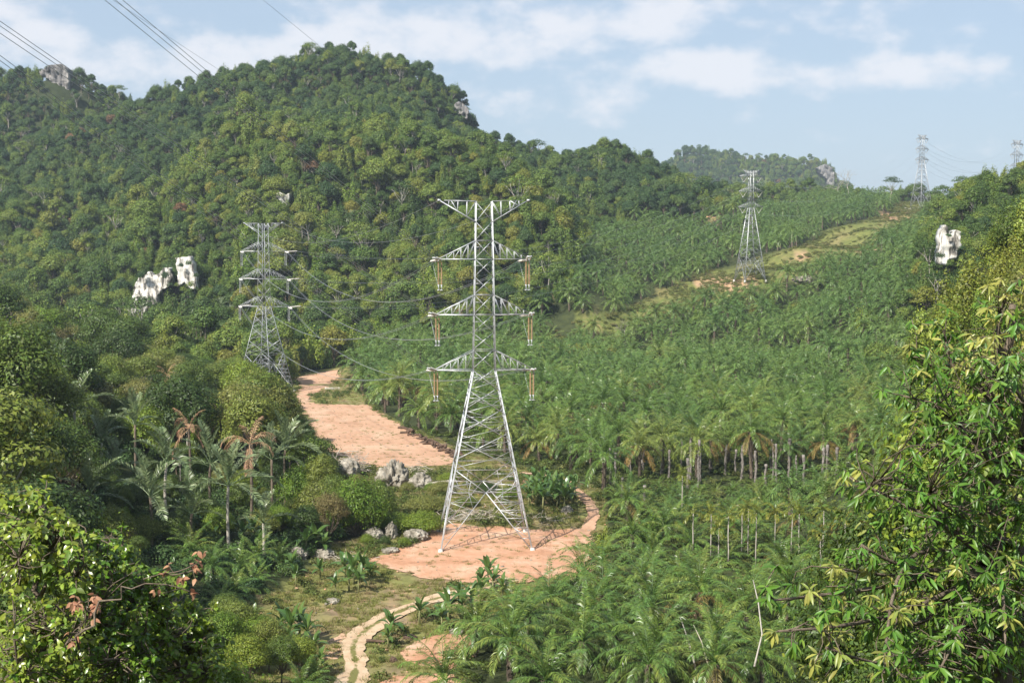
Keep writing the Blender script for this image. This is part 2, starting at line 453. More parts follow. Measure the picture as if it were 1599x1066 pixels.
M['oilpalm_far'] = LV('plantation_fronds', [(0, (.072, .138, .031)), (.4, (.098, .172, .034)), (.8, (.130, .20, .038)), (1, (.18, .22, .046))], .42, .2, .45, .4, patch=.012)
M['yellowfrond'] = LV('yellowing_fronds', [(0, (.17, .15, .04)), (1, (.26, .17, .05))], .45, .25, .4, .3)
M['areca'] = LV('areca_fronds', [(0, (.14, .17, .022)), (1, (.22, .22, .03))], .4, .3, .45, .4)
M['sugarpalm'] = LV('grey_green_fronds', [(0, (.13, .18, .075)), (1, (.20, .25, .12))], .34, .2, .55, .35)
M['deadfrond'] = LV('dead_brown_fronds', [(0, (.34, .20, .11)), (1, (.44, .28, .17))], .7, .2, .2, .35)
M['banana'] = LV('banana_leaves', [(0, (.07, .135, .028)), (1, (.12, .18, .04))], .32, .32, .55, .35)
M['scrub'] = LV('scrub_leaves', [(0, (.06, .09, .022)), (.5, (.09, .125, .025)), (1, (.15, .155, .05))], .6, .25, .25, .5, patch=.05)
M['cleared_scrub'] = LV('clearing_scrub_leaves', [(0, (.085, .11, .03)), (.5, (.13, .15, .035)), (1, (.20, .17, .07))], .6, .25, .25, .45, patch=.03)
M['grass'] = LV('grass_blades', [(0, (.14, .17, .04)), (.45, (.20, .205, .055)), (.7, (.26, .22, .10)), (1, (.31, .22, .14))], .6, .25, .2, .35, patch=.11)
M['glossleaf'] = LV('glossy_tree_leaves', [(0, (.085, .175, .022)), (.6, (.13, .225, .028)), (1, (.22, .28, .04))], .40, .30, .42, .5)
M['newleaf'] = LV('young_yellow_leaves', [(0, (.20, .24, .04)), (1, (.32, .32, .075))], .38, .3, .45, .3)
M['bushleaf'] = LV('bush_leaves', [(0, (.10, .185, .018)), (.6, (.15, .235, .022)), (1, (.21, .27, .035))], .3, .32, .55, .55)
M['redleaf'] = LV('withered_red_leaves', [(0, (.30, .12, .08)), (1, (.40, .20, .12))], .5, .25, .3, .35)

def terrain_material():
    m_, nt, out = new_mat('terrain_soil_and_litter')
    L = nt.links
    b = nt.nodes.new('ShaderNodeBsdfPrincipled'); b.inputs['Roughness'].default_value = .95; b.inputs['Specular IOR Level'].default_value = .1
    at_ = nt.nodes.new('ShaderNodeAttribute'); at_.attribute_name = 'ground_colour'
    n = noise_node(nt, .35, 9, .65); r = ramp(nt, [(.3, (.55, .55, .55)), (.5, (1, 1, 1)), (.72, (1.45, 1.35, 1.2))])
    L.new(n.outputs[0], r.inputs[0])
    mx = nt.nodes.new('ShaderNodeMix'); mx.data_type = 'RGBA'; mx.blend_type = 'MULTIPLY'; mx.inputs[0].default_value = 1
    L.new(at_.outputs['Color'], mx.inputs[6]); L.new(r.outputs[0], mx.inputs[7]); L.new(mx.outputs[2], b.inputs['Base Color'])
    n2 = noise_node(nt, 1.8, 8, .7); bp = nt.nodes.new('ShaderNodeBump'); bp.inputs['Strength'].default_value = .6; bp.inputs['Distance'].default_value = .25
    L.new(n2.outputs[0], bp.inputs['Height']); L.new(bp.outputs[0], b.inputs['Normal'])
    L.new(b.outputs[0], out.inputs[0])
    return m_
M['terrain'] = terrain_material()
def track_material():
    m_, nt, out = new_mat('rutted_track')
    L = nt.links
    b = nt.nodes.new('ShaderNodeBsdfPrincipled'); b.inputs['Roughness'].default_value = .95; b.inputs['Specular IOR Level'].default_value = .1
    at_ = nt.nodes.new('ShaderNodeAttribute'); at_.attribute_name = 'across'
    n = noise_node(nt, .5, 7, .65); r = ramp(nt, [(.3, (.42, .28, .17)), (.55, (.53, .39, .26)), (.75, (.58, .45, .31))])
    L.new(n.outputs[0], r.inputs[0])
    n3 = noise_node(nt, .33, 5, .7)
    mm = nt.nodes.new('ShaderNodeMath'); mm.operation = 'SUBTRACT'; L.new(n3.outputs[0], mm.inputs[0]); L.new(at_.outputs['Fac'], mm.inputs[1])
    mr = nt.nodes.new('ShaderNodeMapRange'); mr.inputs[1].default_value = .22; mr.inputs[2].default_value = .34; L.new(mm.outputs[0], mr.inputs[0])
    mx = nt.nodes.new('ShaderNodeMix'); mx.data_type = 'RGBA'; L.new(mr.outputs[0], mx.inputs[0]); L.new(r.outputs[0], mx.inputs[6]); mx.inputs[7].default_value = (.17, .16, .055, 1)
    L.new(mx.outputs[2], b.inputs['Base Color'])
    n2 = noise_node(nt, 2.5, 8, .7); bp = nt.nodes.new('ShaderNodeBump'); bp.inputs['Strength'].default_value = .6; bp.inputs['Distance'].default_value = .2
    L.new(n2.outputs[0], bp.inputs['Height']); L.new(bp.outputs[0], b.inputs['Normal'])
    L.new(b.outputs[0], out.inputs[0])
    return m_
M['track'] = track_material()

# ---------------------------------------------------------------- regions (outlined on the photograph, kept as ground positions)
PLANT = [(640,1110),(720,1010),(800,945),(880,905),(950,882),(942,800),(940,762),(850,738),(722,703),(600,648),(565,612),(545,578),(565,560),
         (700,525),(830,505),(880,475),(905,405),(930,372),(1000,345),(1080,352),(1130,332),(1200,328),(1290,308),(1340,303),(1400,305),(1460,305),(1500,312),
         (1470,345),(1440,400),(1420,480),(1400,530),(1440,600),(1480,700),(1500,900),(1560,1110)]
STRIPC = [(850,518),(1000,474),(1085,430),(1165,408),(1250,385),(1300,358),(1380,336),(1400,316),(1490,314),(1492,334),(1425,352),(1372,398),(1285,424),(1215,448),(1130,474),(1000,508),(880,532)]
CLEAR = [(330,1110),(335,965),(420,930),(480,890),(520,850),(560,850),(500,735),(470,700),(440,640),(455,585),(540,570),(565,612),(600,648),(722,703),(850,738),(942,762),(945,800),(950,882),(880,905),(800,945),(720,1010),(640,1110)]
def region(x, y, z=None):
    x = np.asarray(x, float); y = np.asarray(y, float)
    z = height(x, y) if z is None else z
    px, py = proj(x, y, z)
    reg = np.zeros(x.shape, int)                       # 0 forest
    mid = (y > 120) & (y < 1080)
    reg[mid & in_poly(px, py, PLANT)] = 1              # plantation
    reg[(y > 440) & (y < 1080) & in_poly(px, py, STRIPC)] = 2   # cleared wayleave
    reg[(y > 115) & (y < 520) & in_poly(px, py, CLEAR)] = 3  # open valley floor
    reg[y <= 115] = 4                                  # lookout slope
    return reg

def build_terrain():
    az = np.concatenate([np.linspace(-100, -27, 26)[:-1], np.linspace(-27, 27, 217), np.linspace(27, 100, 26)[1:]])
    az = np.radians(az); rr = np.concatenate([[0.0], np.geomspace(1.2, 7000, 420)])
    A, Rr = np.meshgrid(az, rr)
    X = (np.sin(A) * Rr); Y = np.cos(A) * Rr
    Zt = height(X, Y)
    V = np.stack([X.ravel(), Y.ravel(), Zt.ravel()], 1)
    nr, na = X.shape
    i = np.arange(nr - 1)[:, None] * na; j = np.arange(na - 1)[None]
    Fq = np.stack([i + j, i + na + j, i + na + j + 1, i + j + 1], -1).reshape(-1, 4)
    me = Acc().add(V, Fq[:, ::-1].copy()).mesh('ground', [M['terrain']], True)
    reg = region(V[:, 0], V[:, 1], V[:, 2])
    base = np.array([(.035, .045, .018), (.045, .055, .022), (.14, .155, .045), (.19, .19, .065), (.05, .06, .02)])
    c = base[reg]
    n = wave_noise(V[:, :2], 30, 11, 4, .7); n2 = wave_noise(V[:, :2], 11, 12, 4, .7)
    dry = np.clip(n * 1.6 + n2, 0, 1)[:, None]
    c = np.where((reg == 3)[:, None], c * (1 - dry) + np.array([.27, .19, .12]) * dry, c)
    c = np.where((reg == 2)[:, None], c * (1 - dry * .55) + np.array([.26, .20, .10]) * dry * .55, c)
    # bare brown ground round the far pylon and a small landslip
    px, py = proj(V[:, 0], V[:, 1], V[:, 2])
    for (cx, cy, rx, ry) in [(1130, 442, 46, 9), (1355, 392, 18, 6), (1250, 396, 16, 6), (1090, 332, 30, 7), (1400, 340, 22, 5), (840, 462, 22, 9)]:
        k = ((px - cx) / rx) ** 2 + ((py - cy) / ry) ** 2 + n2 * .6 < 1
        k &= (V[:, 1] > 380)
        c[k] = np.array([.40, .26, .16])
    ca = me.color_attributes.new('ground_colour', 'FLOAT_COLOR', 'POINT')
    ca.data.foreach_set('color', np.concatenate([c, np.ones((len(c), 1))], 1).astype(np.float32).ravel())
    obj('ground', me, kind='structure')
build_terrain()

def sheet(name, outline, mat, lift, seed, rag=.7, step=1.4, closed_px=True, centre=None, half=None):
    """a ragged-edged patch of ground lying on the terrain"""
    Pw = np.array([G(*p)[:2] for p in outline]) if closed_px else np.asarray(outline, float)
    B = []
    for a, b in zip(Pw, np.roll(Pw, -1, axis=0)):
        n = max(1, int(np.linalg.norm(b - a) / .6))
        B += [a + (b - a) * k / n for k in range(n)]
    B = np.array(B)
    B = (np.roll(B, 2, 0) + np.roll(B, 1, 0) + B + np.roll(B, -1, 0) + np.roll(B, -2, 0)) / 5
    B = B + rag * np.stack([wave_noise(B, 7, seed, 5, .72), wave_noise(B, 7, seed + 1, 5, .72)], 1)
    lo, hi = B.min(0), B.max(0)
    gx, gy = np.meshgrid(np.arange(lo[0], hi[0], step), np.arange(lo[1], hi[1], step))
    gx = gx.ravel() + .3 * np.sin(gy.ravel() * 3); gy = gy.ravel()
    k = in_poly(gx, gy, [tuple(b) for b in B])
    pts2 = [Vector(b) for b in B] + [Vector((a, b)) for a, b in zip(gx[k], gy[k])]
    nb = len(B)
    r_ = delaunay_2d_cdt(pts2, [], [list(range(nb))], 1, 1e-4)
    V2 = np.array([tuple(v) for v in r_[0]]); Fa = np.array([f for f in r_[2] if len(f) == 3])
    z = height(V2[:, 0], V2[:, 1]) + lift
    a = V2[Fa[:, 1]] - V2[Fa[:, 0]]; b = V2[Fa[:, 2]] - V2[Fa[:, 0]]
    flip = (a[:, 0] * b[:, 1] - a[:, 1] * b[:, 0]) < 0
    Fa[flip] = Fa[flip][:, ::-1]
    me = Acc().add(np.column_stack([V2, z]), Fa).mesh(name, [mat], True)
    if centre is not None:
        C_ = np.asarray(centre)
        dmin = np.full(len(V2), 1e9)
        for p, q in zip(C_[:-1], C_[1:]):
            t = np.clip(((V2 - p) @ (q - p)) / ((q - p) @ (q - p)), 0, 1)
            dmin = np.minimum(dmin, np.linalg.norm(V2 - (p + t[:, None] * (q - p)), axis=1))
        at_ = me.attributes.new('across', 'FLOAT', 'POINT'); at_.data.foreach_set('value', np.clip(dmin / half, 0, 1).astype(np.float32))
    return obj(name, me, kind='structure')
def smooth_line(px_pts, n=60):
    Pw = np.array([G(*p)[:2] for p in px_pts])
    t = np.linspace(0, len(Pw) - 1, n); i = np.clip(t.astype(int), 0, len(Pw) - 2); f = (t - i)[:, None]
    g = lambda k: Pw[np.clip(k, 0, len(Pw) - 1)]
    p0, p1, p2, p3 = g(i - 1), g(i), g(i + 1), g(i + 2)
    return .5 * (2 * p1 + (p2 - p0) * f + (2 * p0 - 5 * p1 + 4 * p2 - p3) * f ** 2 + (3 * p1 - p0 - 3 * p2 + p3) * f ** 3)
def path_sheet(name, px_pts, half, mat, lift, seed, rag=.35):
    c = smooth_line(px_pts)
    T = unit(np.gradient(c, axis=0)); Nn = np.stack([-T[:, 1], T[:, 0]], 1)
    hw = half * (1 + .2 * wave_noise(c, 12, seed + 5, 2))[:, None]
    out = np.concatenate([c + Nn * hw, (c - Nn * hw)[::-1]])
    return sheet(name, out, mat, lift, seed, rag, .5, False, c, half)
STRIP_PX = [(480,690),(484,655),(463,622),(470,606),(460,590),(500,581),(532,577),(530,590),(508,603),(500,612),(482,618),(490,630),(540,632),(574,632),(590,645),(626,664),(664,687),(714,709),(706,727),(640,729),(580,729),(540,716)]
PAD_PX = [(575,874),(620,858),(655,846),(672,828),(700,816),(760,824),(830,826),(880,826),(915,824),(924,840),(908,862),(930,880),(958,905),(930,917),(900,907),(860,904),(800,908),(720,910),(660,902),(615,890)]
sheet('cleared_earth_terrace', STRIP_PX, M['soil_pale'], .10, 21, 1.8, 3.0)
sheet('pylon_earth_pad', PAD_PX, M['soil'], .10, 22, 1.9, 1.6)
sheet('earth_patch', [(640,1005),(690,990),(738,992),(742,1030),(700,1046),(640,1036),(622,1022)], M['soil'], .06, 23, .5)
sheet('earth_patch', [(575,1072),(610,1056),(690,1051),(745,1060),(745,1095),(560,1095)], M['soil'], .06, 24, .5)
sheet('earth_patch', [(335,974),(372,957),(400,956),(392,966),(360,976)], M['soil'], .06, 25, .4)
sheet('earth_patch', [(505,1005),(540,985),(545,1015),(520,1030),(498,1035)], M['soil_pale'], .05, 26, .4)
path_sheet('dirt_track', [(520,1110),(545,1075),(556,1040),(551,1012),(563,992),(598,968),(640,949),(680,936),(722,926),(770,912),(800,905)], 1.35, M['track'], .16, 27, .42)
path_sheet('plantation_path', [(905,838),(926,806),(914,780),(886,755),(850,743),(812,739)], 1.05, M['soil_pale'], .16, 28, .5)

# ---------------------------------------------------------------- humid air
def build_haze():
    a = Acc(); box(a, (0, 3300, 121), (9000, 8000, 262))
    m_, nt, out = new_mat('humid_air')
    v = nt.nodes.new('ShaderNodeVolumePrincipled')
    v.inputs['Color'].default_value = (.74, .87, 1.0, 1); v.inputs['Density'].default_value = HAZE
    v.inputs['Anisotropy'].default_value = .1
    nt.links.new(v.outputs[0], out.inputs['Volume'])
    obj('haze', a.mesh('haze', [m_]), kind='stuff')
HAZE = .00009
build_haze()

# ---------------------------------------------------------------- pylons
def disc_string(length, n, r_disc, mats):
    """string of cap-and-pin discs hanging down -Z from the origin"""
    prof = [(0.03, 0)]
    step = length / n
    for k in range(n):
        z = -k * step
        prof += [(.05, z - .08 * step), (r_disc, z - .45 * step), (r_disc * .9, z - .58 * step), (.05, z - .62 * step)]
    prof += [(.03, -length)]
    prof = np.array(prof); s = 8; an = np.arange(s) * 2 * PI / s
    V = np.stack([prof[:, :1] * np.cos(an), prof[:, :1] * np.sin(an), np.repeat(prof[:, 1:], s, 1)], -1).reshape(-1, 3)
    i = np.arange(len(prof) - 1)[:, None] * s; j = np.arange(s)[None]; j2 = (j + 1) % s
    return V, np.stack([i + j, i + s + j, i + s + j2, i + j2], -1).reshape(-1, 4)
def rotm(V, d):
    """turn a -Z pointing shape so that it points along d"""
    q = Vector((0, 0, -1)).rotation_difference(Vector(d))
    return V @ np.array(q.to_matrix()).T
def lerp(a, b, t):
    return np.asarray(a, float) * (1 - t) + np.asarray(b, float) * t

INS_MESH = {}
def insulator_mesh(kind):
    if kind in INS_MESH:
        return INS_MESH[kind]
    if kind == 'brown':
        a = Acc(); V, Fa = disc_string(3.3, 20, .17, None); a.add(V - [0, 0, .35], Fa, 0)
        a.add(*tube([(0, 0, 0), (0, 0, -.36)], .045, 5), 1); a.add(*tube([(0, 0, -3.6), (0, 0, -4.5)], .06, 5), 1); box(a, (0, 0, -3.75), (.34, .1, .1), 1); box(a, (0, 0, -4.45), (.4, .12, .12), 1)
        me = a.mesh('insulator_string', [M['brown_glaze'], M['steel']], False)
    elif kind == 'grey':
        a = Acc(); V, Fa = disc_string(3.3, 20, .15, None); a.add(V - [0, 0, .35], Fa, 0)
        a.add(*tube([(0, 0, 0), (0, 0, -.36)], .045, 5), 1); a.add(*tube([(0, 0, -3.6), (0, 0, -4.4)], .05, 5), 1)
        me = a.mesh('insulator_string', [M['steel_dull'], M['steel']], False)
    else:                     # strain set, lies along +Y from the arm tip, two strings side by side
        a = Acc()
        for s in (-.25, .25):
            V, Fa = disc_string(3.4, 18, .16, None); V = rotm(V, (0, 1, -.07)); a.add(V + [s, .4, 0], Fa, 0)
        box(a, (0, .35, 0), (.7, .12, .12), 1); box(a, (0, 3.95, -.26), (.7, .14, .14), 1)
        a.add(*tube([(0, 0, 0), (0, .35, 0)], .05, 5), 1)
        me = a.mesh('strain_insulator', [M['pale_glaze'], M['steel']], False)
    INS_MESH[kind] = me
    return me

def tower(loc, rz, label, H, bh, waist, wh, th, levels, arms, peak, steel, strain=True, brown=True, mw=1.0, footing_h=.5, base_panels=None):
    t = thing('transmission_tower', label, 'pylon', loc, rz, 'pylons of the power line')
    def hw(z):
        return bh + (wh - bh) * z / waist if z <= waist else wh + (th - wh) * (z - waist) / (H - waist)
    corner = lambda sx, sy, z: np.array([sx * hw(z), sy * hw(z), z])
    SX = [(-1, -1), (1, -1), (1, 1), (-1, 1)]
    for sx, sy in SX:
        a = Acc()
        angle_bar(corner(sx, sy, 0), corner(sx, sy, waist), .24 * mw, a)
        angle_bar(corner(sx, sy, waist), corner(sx, sy, H), .19 * mw, a)
        obj('leg', a.mesh('leg', [steel]), t)
        a = Acc(); box(a, (0, 0, 0), (.9, .9, footing_h * 2)); V = a.V[0]; V[4:, :2] *= .6
        obj('footing', a.mesh('footing', [M['concrete']]), t, corner(sx, sy, 0) * [1.0, 1.0, 1])
    def brace(p, q, w=.12):
        a = Acc(); angle_bar(p, q, w * mw, a); obj('brace', a.mesh('brace', [steel]), t)
    small = Acc()
    def sm(p, q, w=.075):
        angle_bar(p, q, w * mw, small)
    z0, zx = levels[0], levels[1]
    for f in range(4):
        c0, c1 = SX[f], SX[(f + 1) % 4]
        if f >= 2:
            c0, c1 = c1, c0
        L = lambda z: corner(*c0, z)
        Rr = lambda z: corner(*c1, z)
        inn = .98
        # big spread panel: two diagonals crossing above the feet
        zm = base_panels; ctr = lerp(L(zm), Rr(zm), .5)
        brace(L(0), ctr, .15); brace(Rr(0), ctr, .15)
        brace(ctr, L(zx), .14); brace(ctr, Rr(zx), .14)
        brace(L(zm), ctr, .12); brace(ctr, Rr(zm), .12)
        for S, Tt in ((L, Rr), (Rr, L)):
            prev = None
            for k, fr in enumerate((.22, .4, .56, .70, .84)):
                a_ = S(zm * fr); b_ = lerp(S(0), ctr, fr)
                sm(a_, b_)
                if prev is not None:
                    sm(prev, b_) if k % 2 else sm(prev2, a_)
                prev, prev2 = a_, b_
            for fr in (.35, .7):
                a_ = S(zm + (zx - zm) * fr); b_ = lerp(ctr, S(zx), fr); sm(a_, b_)
                sm(a_, lerp(S(zm), ctr, .5 if fr < .5 else .3))
            sm(lerp(S(zm), ctr, .5), lerp(S(0), ctr, .72)); sm(lerp(S(zm), ctr, .5), lerp(S(0), ctr, .84))
            sm(lerp(S(zm), ctr, .5), lerp(ctr, S(zx), .5))
        brace(L(zx), Rr(zx), .10) if zx < waist * .5 else None
        for i in range(1, len(levels) - 1):
            za, zb = levels[i], levels[i + 1]
            below = zb <= waist + .01
            if f in (0, 2):
                p, q = (L(zb), Rr(za)) if f == 0 else (Rr(zb), L(za))
            else:
                p, q = L(zb), Rr(za)
            brace(p, q, .14 if below else .11)
            if below and zb - za > 2.0:
                # redundant members from the diagonal to both legs
                for fr in (.3, .62):
                    d_ = lerp(p, q, fr); zz = d_[2]
                    for S in (L, Rr):
                        sm(d_, S(zz)) if fr == .3 or S is Rr else None
                    sm(d_, (L if np.allclose(p[:2], L(zb)[:2]) else Rr)(zz - (zb - za) * .28))
                    sm(d_, (Rr if np.allclose(p[:2], L(zb)[:2]) else L)(min(zb, zz + (zb - za) * .28)))
            elif not below:
                d_ = lerp(p, q, .5); zz = d_[2]
                sm(lerp(p, q, .35), (L if np.allclose(p[:2], L(zb)[:2]) else Rr)(zb - (zb - za) * .35), .06)
                if any(abs(zb - az_) < .2 or abs(zb - az_ - up_) < .2 for az_, ln_, up_ in arms):
                    brace(L(zb), Rr(zb), .12)
    # horizontal plan bracing at the crossing level
    m4 = [corner(*c, base_panels) for c in SX]; mids = [lerp(m4[i], m4[(i + 1) % 4], .5) for i in range(4)]
    for i in range(4):
        sm(mids[i], mids[(i + 1) % 4], .09)
    o = obj('secondary_bracing', small.mesh('secondary_bracing', [steel]), t); o['kind'] = 'stuff'
    tips = {}
    for ai, (za, ln, up) in enumerate(arms):
        for s in (-1, 1):
            a = Acc()
            tip = np.array([s * ln, 0, za])
            for sy in (-1, 1):
                b0 = np.array([s * hw(za), sy * hw(za), za]); u0 = np.array([s * hw(za + up), sy * hw(za + up), za + up])
                tp = tip + [0, sy * .25, 0]
                angle_bar(b0, tp, .145 * mw, a); angle_bar(u0, tp + [0, 0, .12], .115 * mw, a)
                nb = 5
                pb, pu = None, None
                for k in range(1, nb):
                    lo, hi_ = lerp(b0, tp, k / nb), lerp(u0, tp + [0, 0, .12], k / nb)
                    angle_bar(lo, hi_, .06 * mw, a)
                    lo2 = lerp(b0, tp, (k + 1) / nb)
                    if k < nb - 1:
                        angle_bar(hi_, lo2, .055 * mw, a)
                angle_bar(u0, lerp(b0, tp, 1 / nb), .09 * mw, a)
            for k in range(1, 5):
                p_ = lerp((s * hw(za), -hw(za), za), tip, k / 5); q_ = lerp((s * hw(za), hw(za), za), tip, (k - 1) / 5)
                angle_bar(p_, q_, .05 * mw, a)
            angle_bar(tip + [0, -.3, 0], tip + [0, .3, 0], .2 * mw, a)
            obj('cross_arm', a.mesh('cross_arm', [steel]), t)
            tips[(ai, s)] = tip
    # raised earth-wire peaks: horizontal top chord, inclined lower chord
    zl, ln = peak
    for s in (-1, 1):
        a = Acc(); tip = np.array([s * ln, 0, H + .15])
        for sy in (-1, 1):
            b0 = np.array([s * hw(zl), sy * hw(zl), zl]); u0 = np.array([s * hw(H), sy * hw(H), H])
            tp = tip + [0, sy * .12, 0]
            angle_bar(b0, tp, .16 * mw, a); angle_bar(u0, lerp(u0, tp, .86), .10 * mw, a)
            for k in range(1, 4):
                angle_bar(lerp(b0, tp, k / 4), lerp(u0, tp, k / 4 * .98), .09 * mw, a)
                angle_bar(lerp(b0, tp, k / 4), lerp(u0, tp, max(0, (k - 1)) / 4 if k % 2 else (k + 1) / 4 * .9), .08 * mw, a)
        box(a, tip, (.45, .45, .3))
        obj('earth_wire_peak', a.mesh('earth_wire_peak', [steel]), t)
        tips[('e', s)] = tip
    if strain:
        for ai, (za, ln, up) in enumerate(arms):
            for s in (-1, 1):
                tip = tips[(ai, s)]
                im = insulator_mesh('brown' if brown else 'grey')
                for dx in (-.22, .22):
                    obj('insulator_string', im, t, tip + np.array([dx - s * .1, 0, -.05]))
    else:
        vm = INS_MESH.get('vee')
        if vm is None:
            a = Acc()
            for s in (-1, 1):
                V, Fa = disc_string(2.6, 14, .17, None); V = rotm(V, (-s * .62, 0, -.85)); a.add(V + [s * 1.75, 0, 0], Fa, 0)
            box(a, (0, 0, -2.35), (.7, .25, .25), 1)
            vm = INS_MESH['vee'] = a.mesh('vee_insulator', [M['pale_glaze'], M['steel']], False)
        for ai, (za, ln, up) in enumerate(arms):
            for s in (-1, 1):
                tip = tips[(ai, s)]; c_ = tip - np.array([s * 1.85, 0, 0.05])
                obj('vee_insulator', vm, t, c_)
    ca, sa = math.cos(rz), math.sin(rz)
    def world_pt(p):
        return np.array([loc[0] + p[0] * ca - p[1] * sa, loc[1] + p[0] * sa + p[1] * ca, loc[2] + p[2]])
    return t, tips, world_pt

LV1 = [0, 11.5, 15.6, 19.4, 22.7, 25.6, 28.5, 31.0, 33.7, 36.6, 39.2, 41.8, 44.5, 47.2, 50.0]
ARM1 = [(25.6, 7.15, 2.9), (33.7, 6.9, 2.9), (41.8, 6.5, 2.7)]
t1loc = (-4.1, 206.0, -.1)
T1, tip1, w1 = tower(t1loc, R(4), 'tall silver lattice pylon on the red earth pad in the centre', 50.2, 6.6, 25.6, 1.62, 1.15, LV1, ARM1, (47.2, 6.5), M['steel'], True, True, .86, .5, 8.3)
t2 = G(414, 612)
t2loc = (t2[0], t2[1], t2[2] - .2)
ARM2 = [(25.6, 8.7, 3.0), (33.7, 8.4, 3.0), (41.8, 7.8, 2.8)]
T2, tip2, w2 = tower(t2loc, R(-24), 'grey lattice pylon half hidden behind the trees at the foot of the forested hill', 50.0, 6.2, 25.6, 1.35, 1.0, LV1, ARM2, (47.2, 6.6), M['steel'], True, False, .78, .5, 8.3)
t3 = G(1171, 438)
LV3 = [0, 10.5, 14.5, 18.5, 22.0, 25.5, 28.8, 31.5, 34.0, 36.5, 39, 41.5, 44.0, 47.0]
ARM3 = [(31.5, 5.7, 2.3), (38.2, 5.6, 2.3), (44.6, 5.3, 1.4)]
s3 = t3[1] * (440 - 269) / F / 47.0
T3, tip3, w3 = tower((t3[0], t3[1], t3[2] - .2), R(18), 'slender pale pylon with vee insulators standing in the cleared strip up the palm slope', 47.0, 5.0, 31.5, .95, .75, LV3, ARM3, (44.6, 3.6), M['steel_dull'], False, False, .95, .5, 7.5)
T3.scale = (s3,) * 3
_w3 = w3
def w3(p):
    l = np.array([t3[0], t3[1], t3[2] - .2]); return l + (_w3(p) - l) * s3
t4 = G(1438, 326)
T4, tip4, w4 = tower((t4[0], t4[1], t4[2] - .3), R(30), 'hazy pylon on the skyline behind the low white retaining wall', 47.0, 5.0, 31.5, .95, .75, LV3, ARM3, (44.6, 3.6), M['steel_dull'], False, False, 1.1, .5, 7.5)
s4 = t4[1] * (326 - 212) / F / 47.0
T4.scale = (s4,) * 3
_w4 = w4
def w4(p):
    l = np.array([t4[0], t4[1], t4[2] - .3]); return l + (_w4(p) - l) * s4
D5 = 1330.0
_p5 = at(1586, 312, D5)
z5 = float(height(np.array([_p5[0]]), np.array([D5]))[0])
T5, tip5, w5 = tower((_p5[0], D5, z5 - .3), R(30), 'farthest faint pylon showing over the trees at the right edge', 47.0, 5.0, 31.5, .95, .75, LV3, ARM3, (44.6, 3.6), M['steel_dull'], False, False, 1.1, .5, 7.5)
s5 = (at(1586, 219, D5)[2] - z5) / 47.0
T5.scale = (s5,) * 3
_w5 = w5
def w5(p):
    l = np.array([_p5[0], D5, z5 - .3]); return l + (_w5(p) - l) * s5

# ---------------------------------------------------------------- wires
def span_pts(p, q, sag, n=40):
    t = np.linspace(0, 1, n)[:, None]
    c = lerp(p, q, t)
    c[:, 2] -= 4 * sag * (t * (1 - t))[:, 0]
    return c
def line(p, q, sag, r, label, group, n_wires=2, gap=.42, name='power_cable', cat='cable'):
    p = np.asarray(p, float); q = np.asarray(q, float)
    side = unit(np.cross(q - p, [0, 0, 1.0]))
    root = thing(name, label, cat, p, 0, group)
    offs = [0] if n_wires == 1 else [(k - (n_wires - 1) / 2) * gap for k in range(n_wires)]
    for k, o_ in enumerate(offs):
        c = span_pts(p, q, sag) - p + side * o_ + np.array([0, 0, -abs(o_) * .3 + .12 * math.sin(k * 5.1)])
        obj('conductor', Acc().add(*tube(c, r, 4)).mesh('conductor', [M['cable']], True), root)
    return root
def dirv(a, b):
    return unit(np.asarray(b, float) - np.asarray(a, float))
lev_name = {0: 'lowest', 1: 'middle', 2: 'top'}
side_name = {-1: 'left', 1: 'right'}
sm_mesh = insulator_mesh('strain')
def strain_set(T, tips, wp, key, towards, rz):
    """tension insulators at an arm end pulled towards the next support; returns where the wire starts"""
    tip = tips[key]; a = wp(tip); d = dirv(a, towards)
    ang = math.atan2(-d[0], d[1]) - rz
    obj('strain_insulator', sm_mesh, T, tip + np.array([0, 0, -.1]), (math.asin(max(-1, min(1, d[2]))), 0, ang))
    return a + d * 4.0 + np.array([0, 0, -.3])
def jumper(T, tip, a, b, wp):
    """slack jumper loop under the arm between two strain sets"""
    l0 = np.array(T.location); rz = T.rotation_euler.z
    ca, sa = math.cos(-rz), math.sin(-rz)
    loc = lambda p: np.array([(p - l0)[0] * ca - (p - l0)[1] * sa, (p - l0)[0] * sa + (p - l0)[1] * ca, (p - l0)[2]])
    A_, B_ = loc(np.asarray(a)), loc(np.asarray(b))
    mid = tip + np.array([0, 0, -4.5])
    t = np.linspace(0, 1, 13)[:, None]
    c = (1 - t) ** 2 * A_ + 2 * t * (1 - t) * (2 * mid - (A_ + B_) / 2) + t ** 2 * B_
    obj('jumper_cable', Acc().add(*tube(c, .02, 4)).mesh('jumper_cable', [M['cable']], True), T)
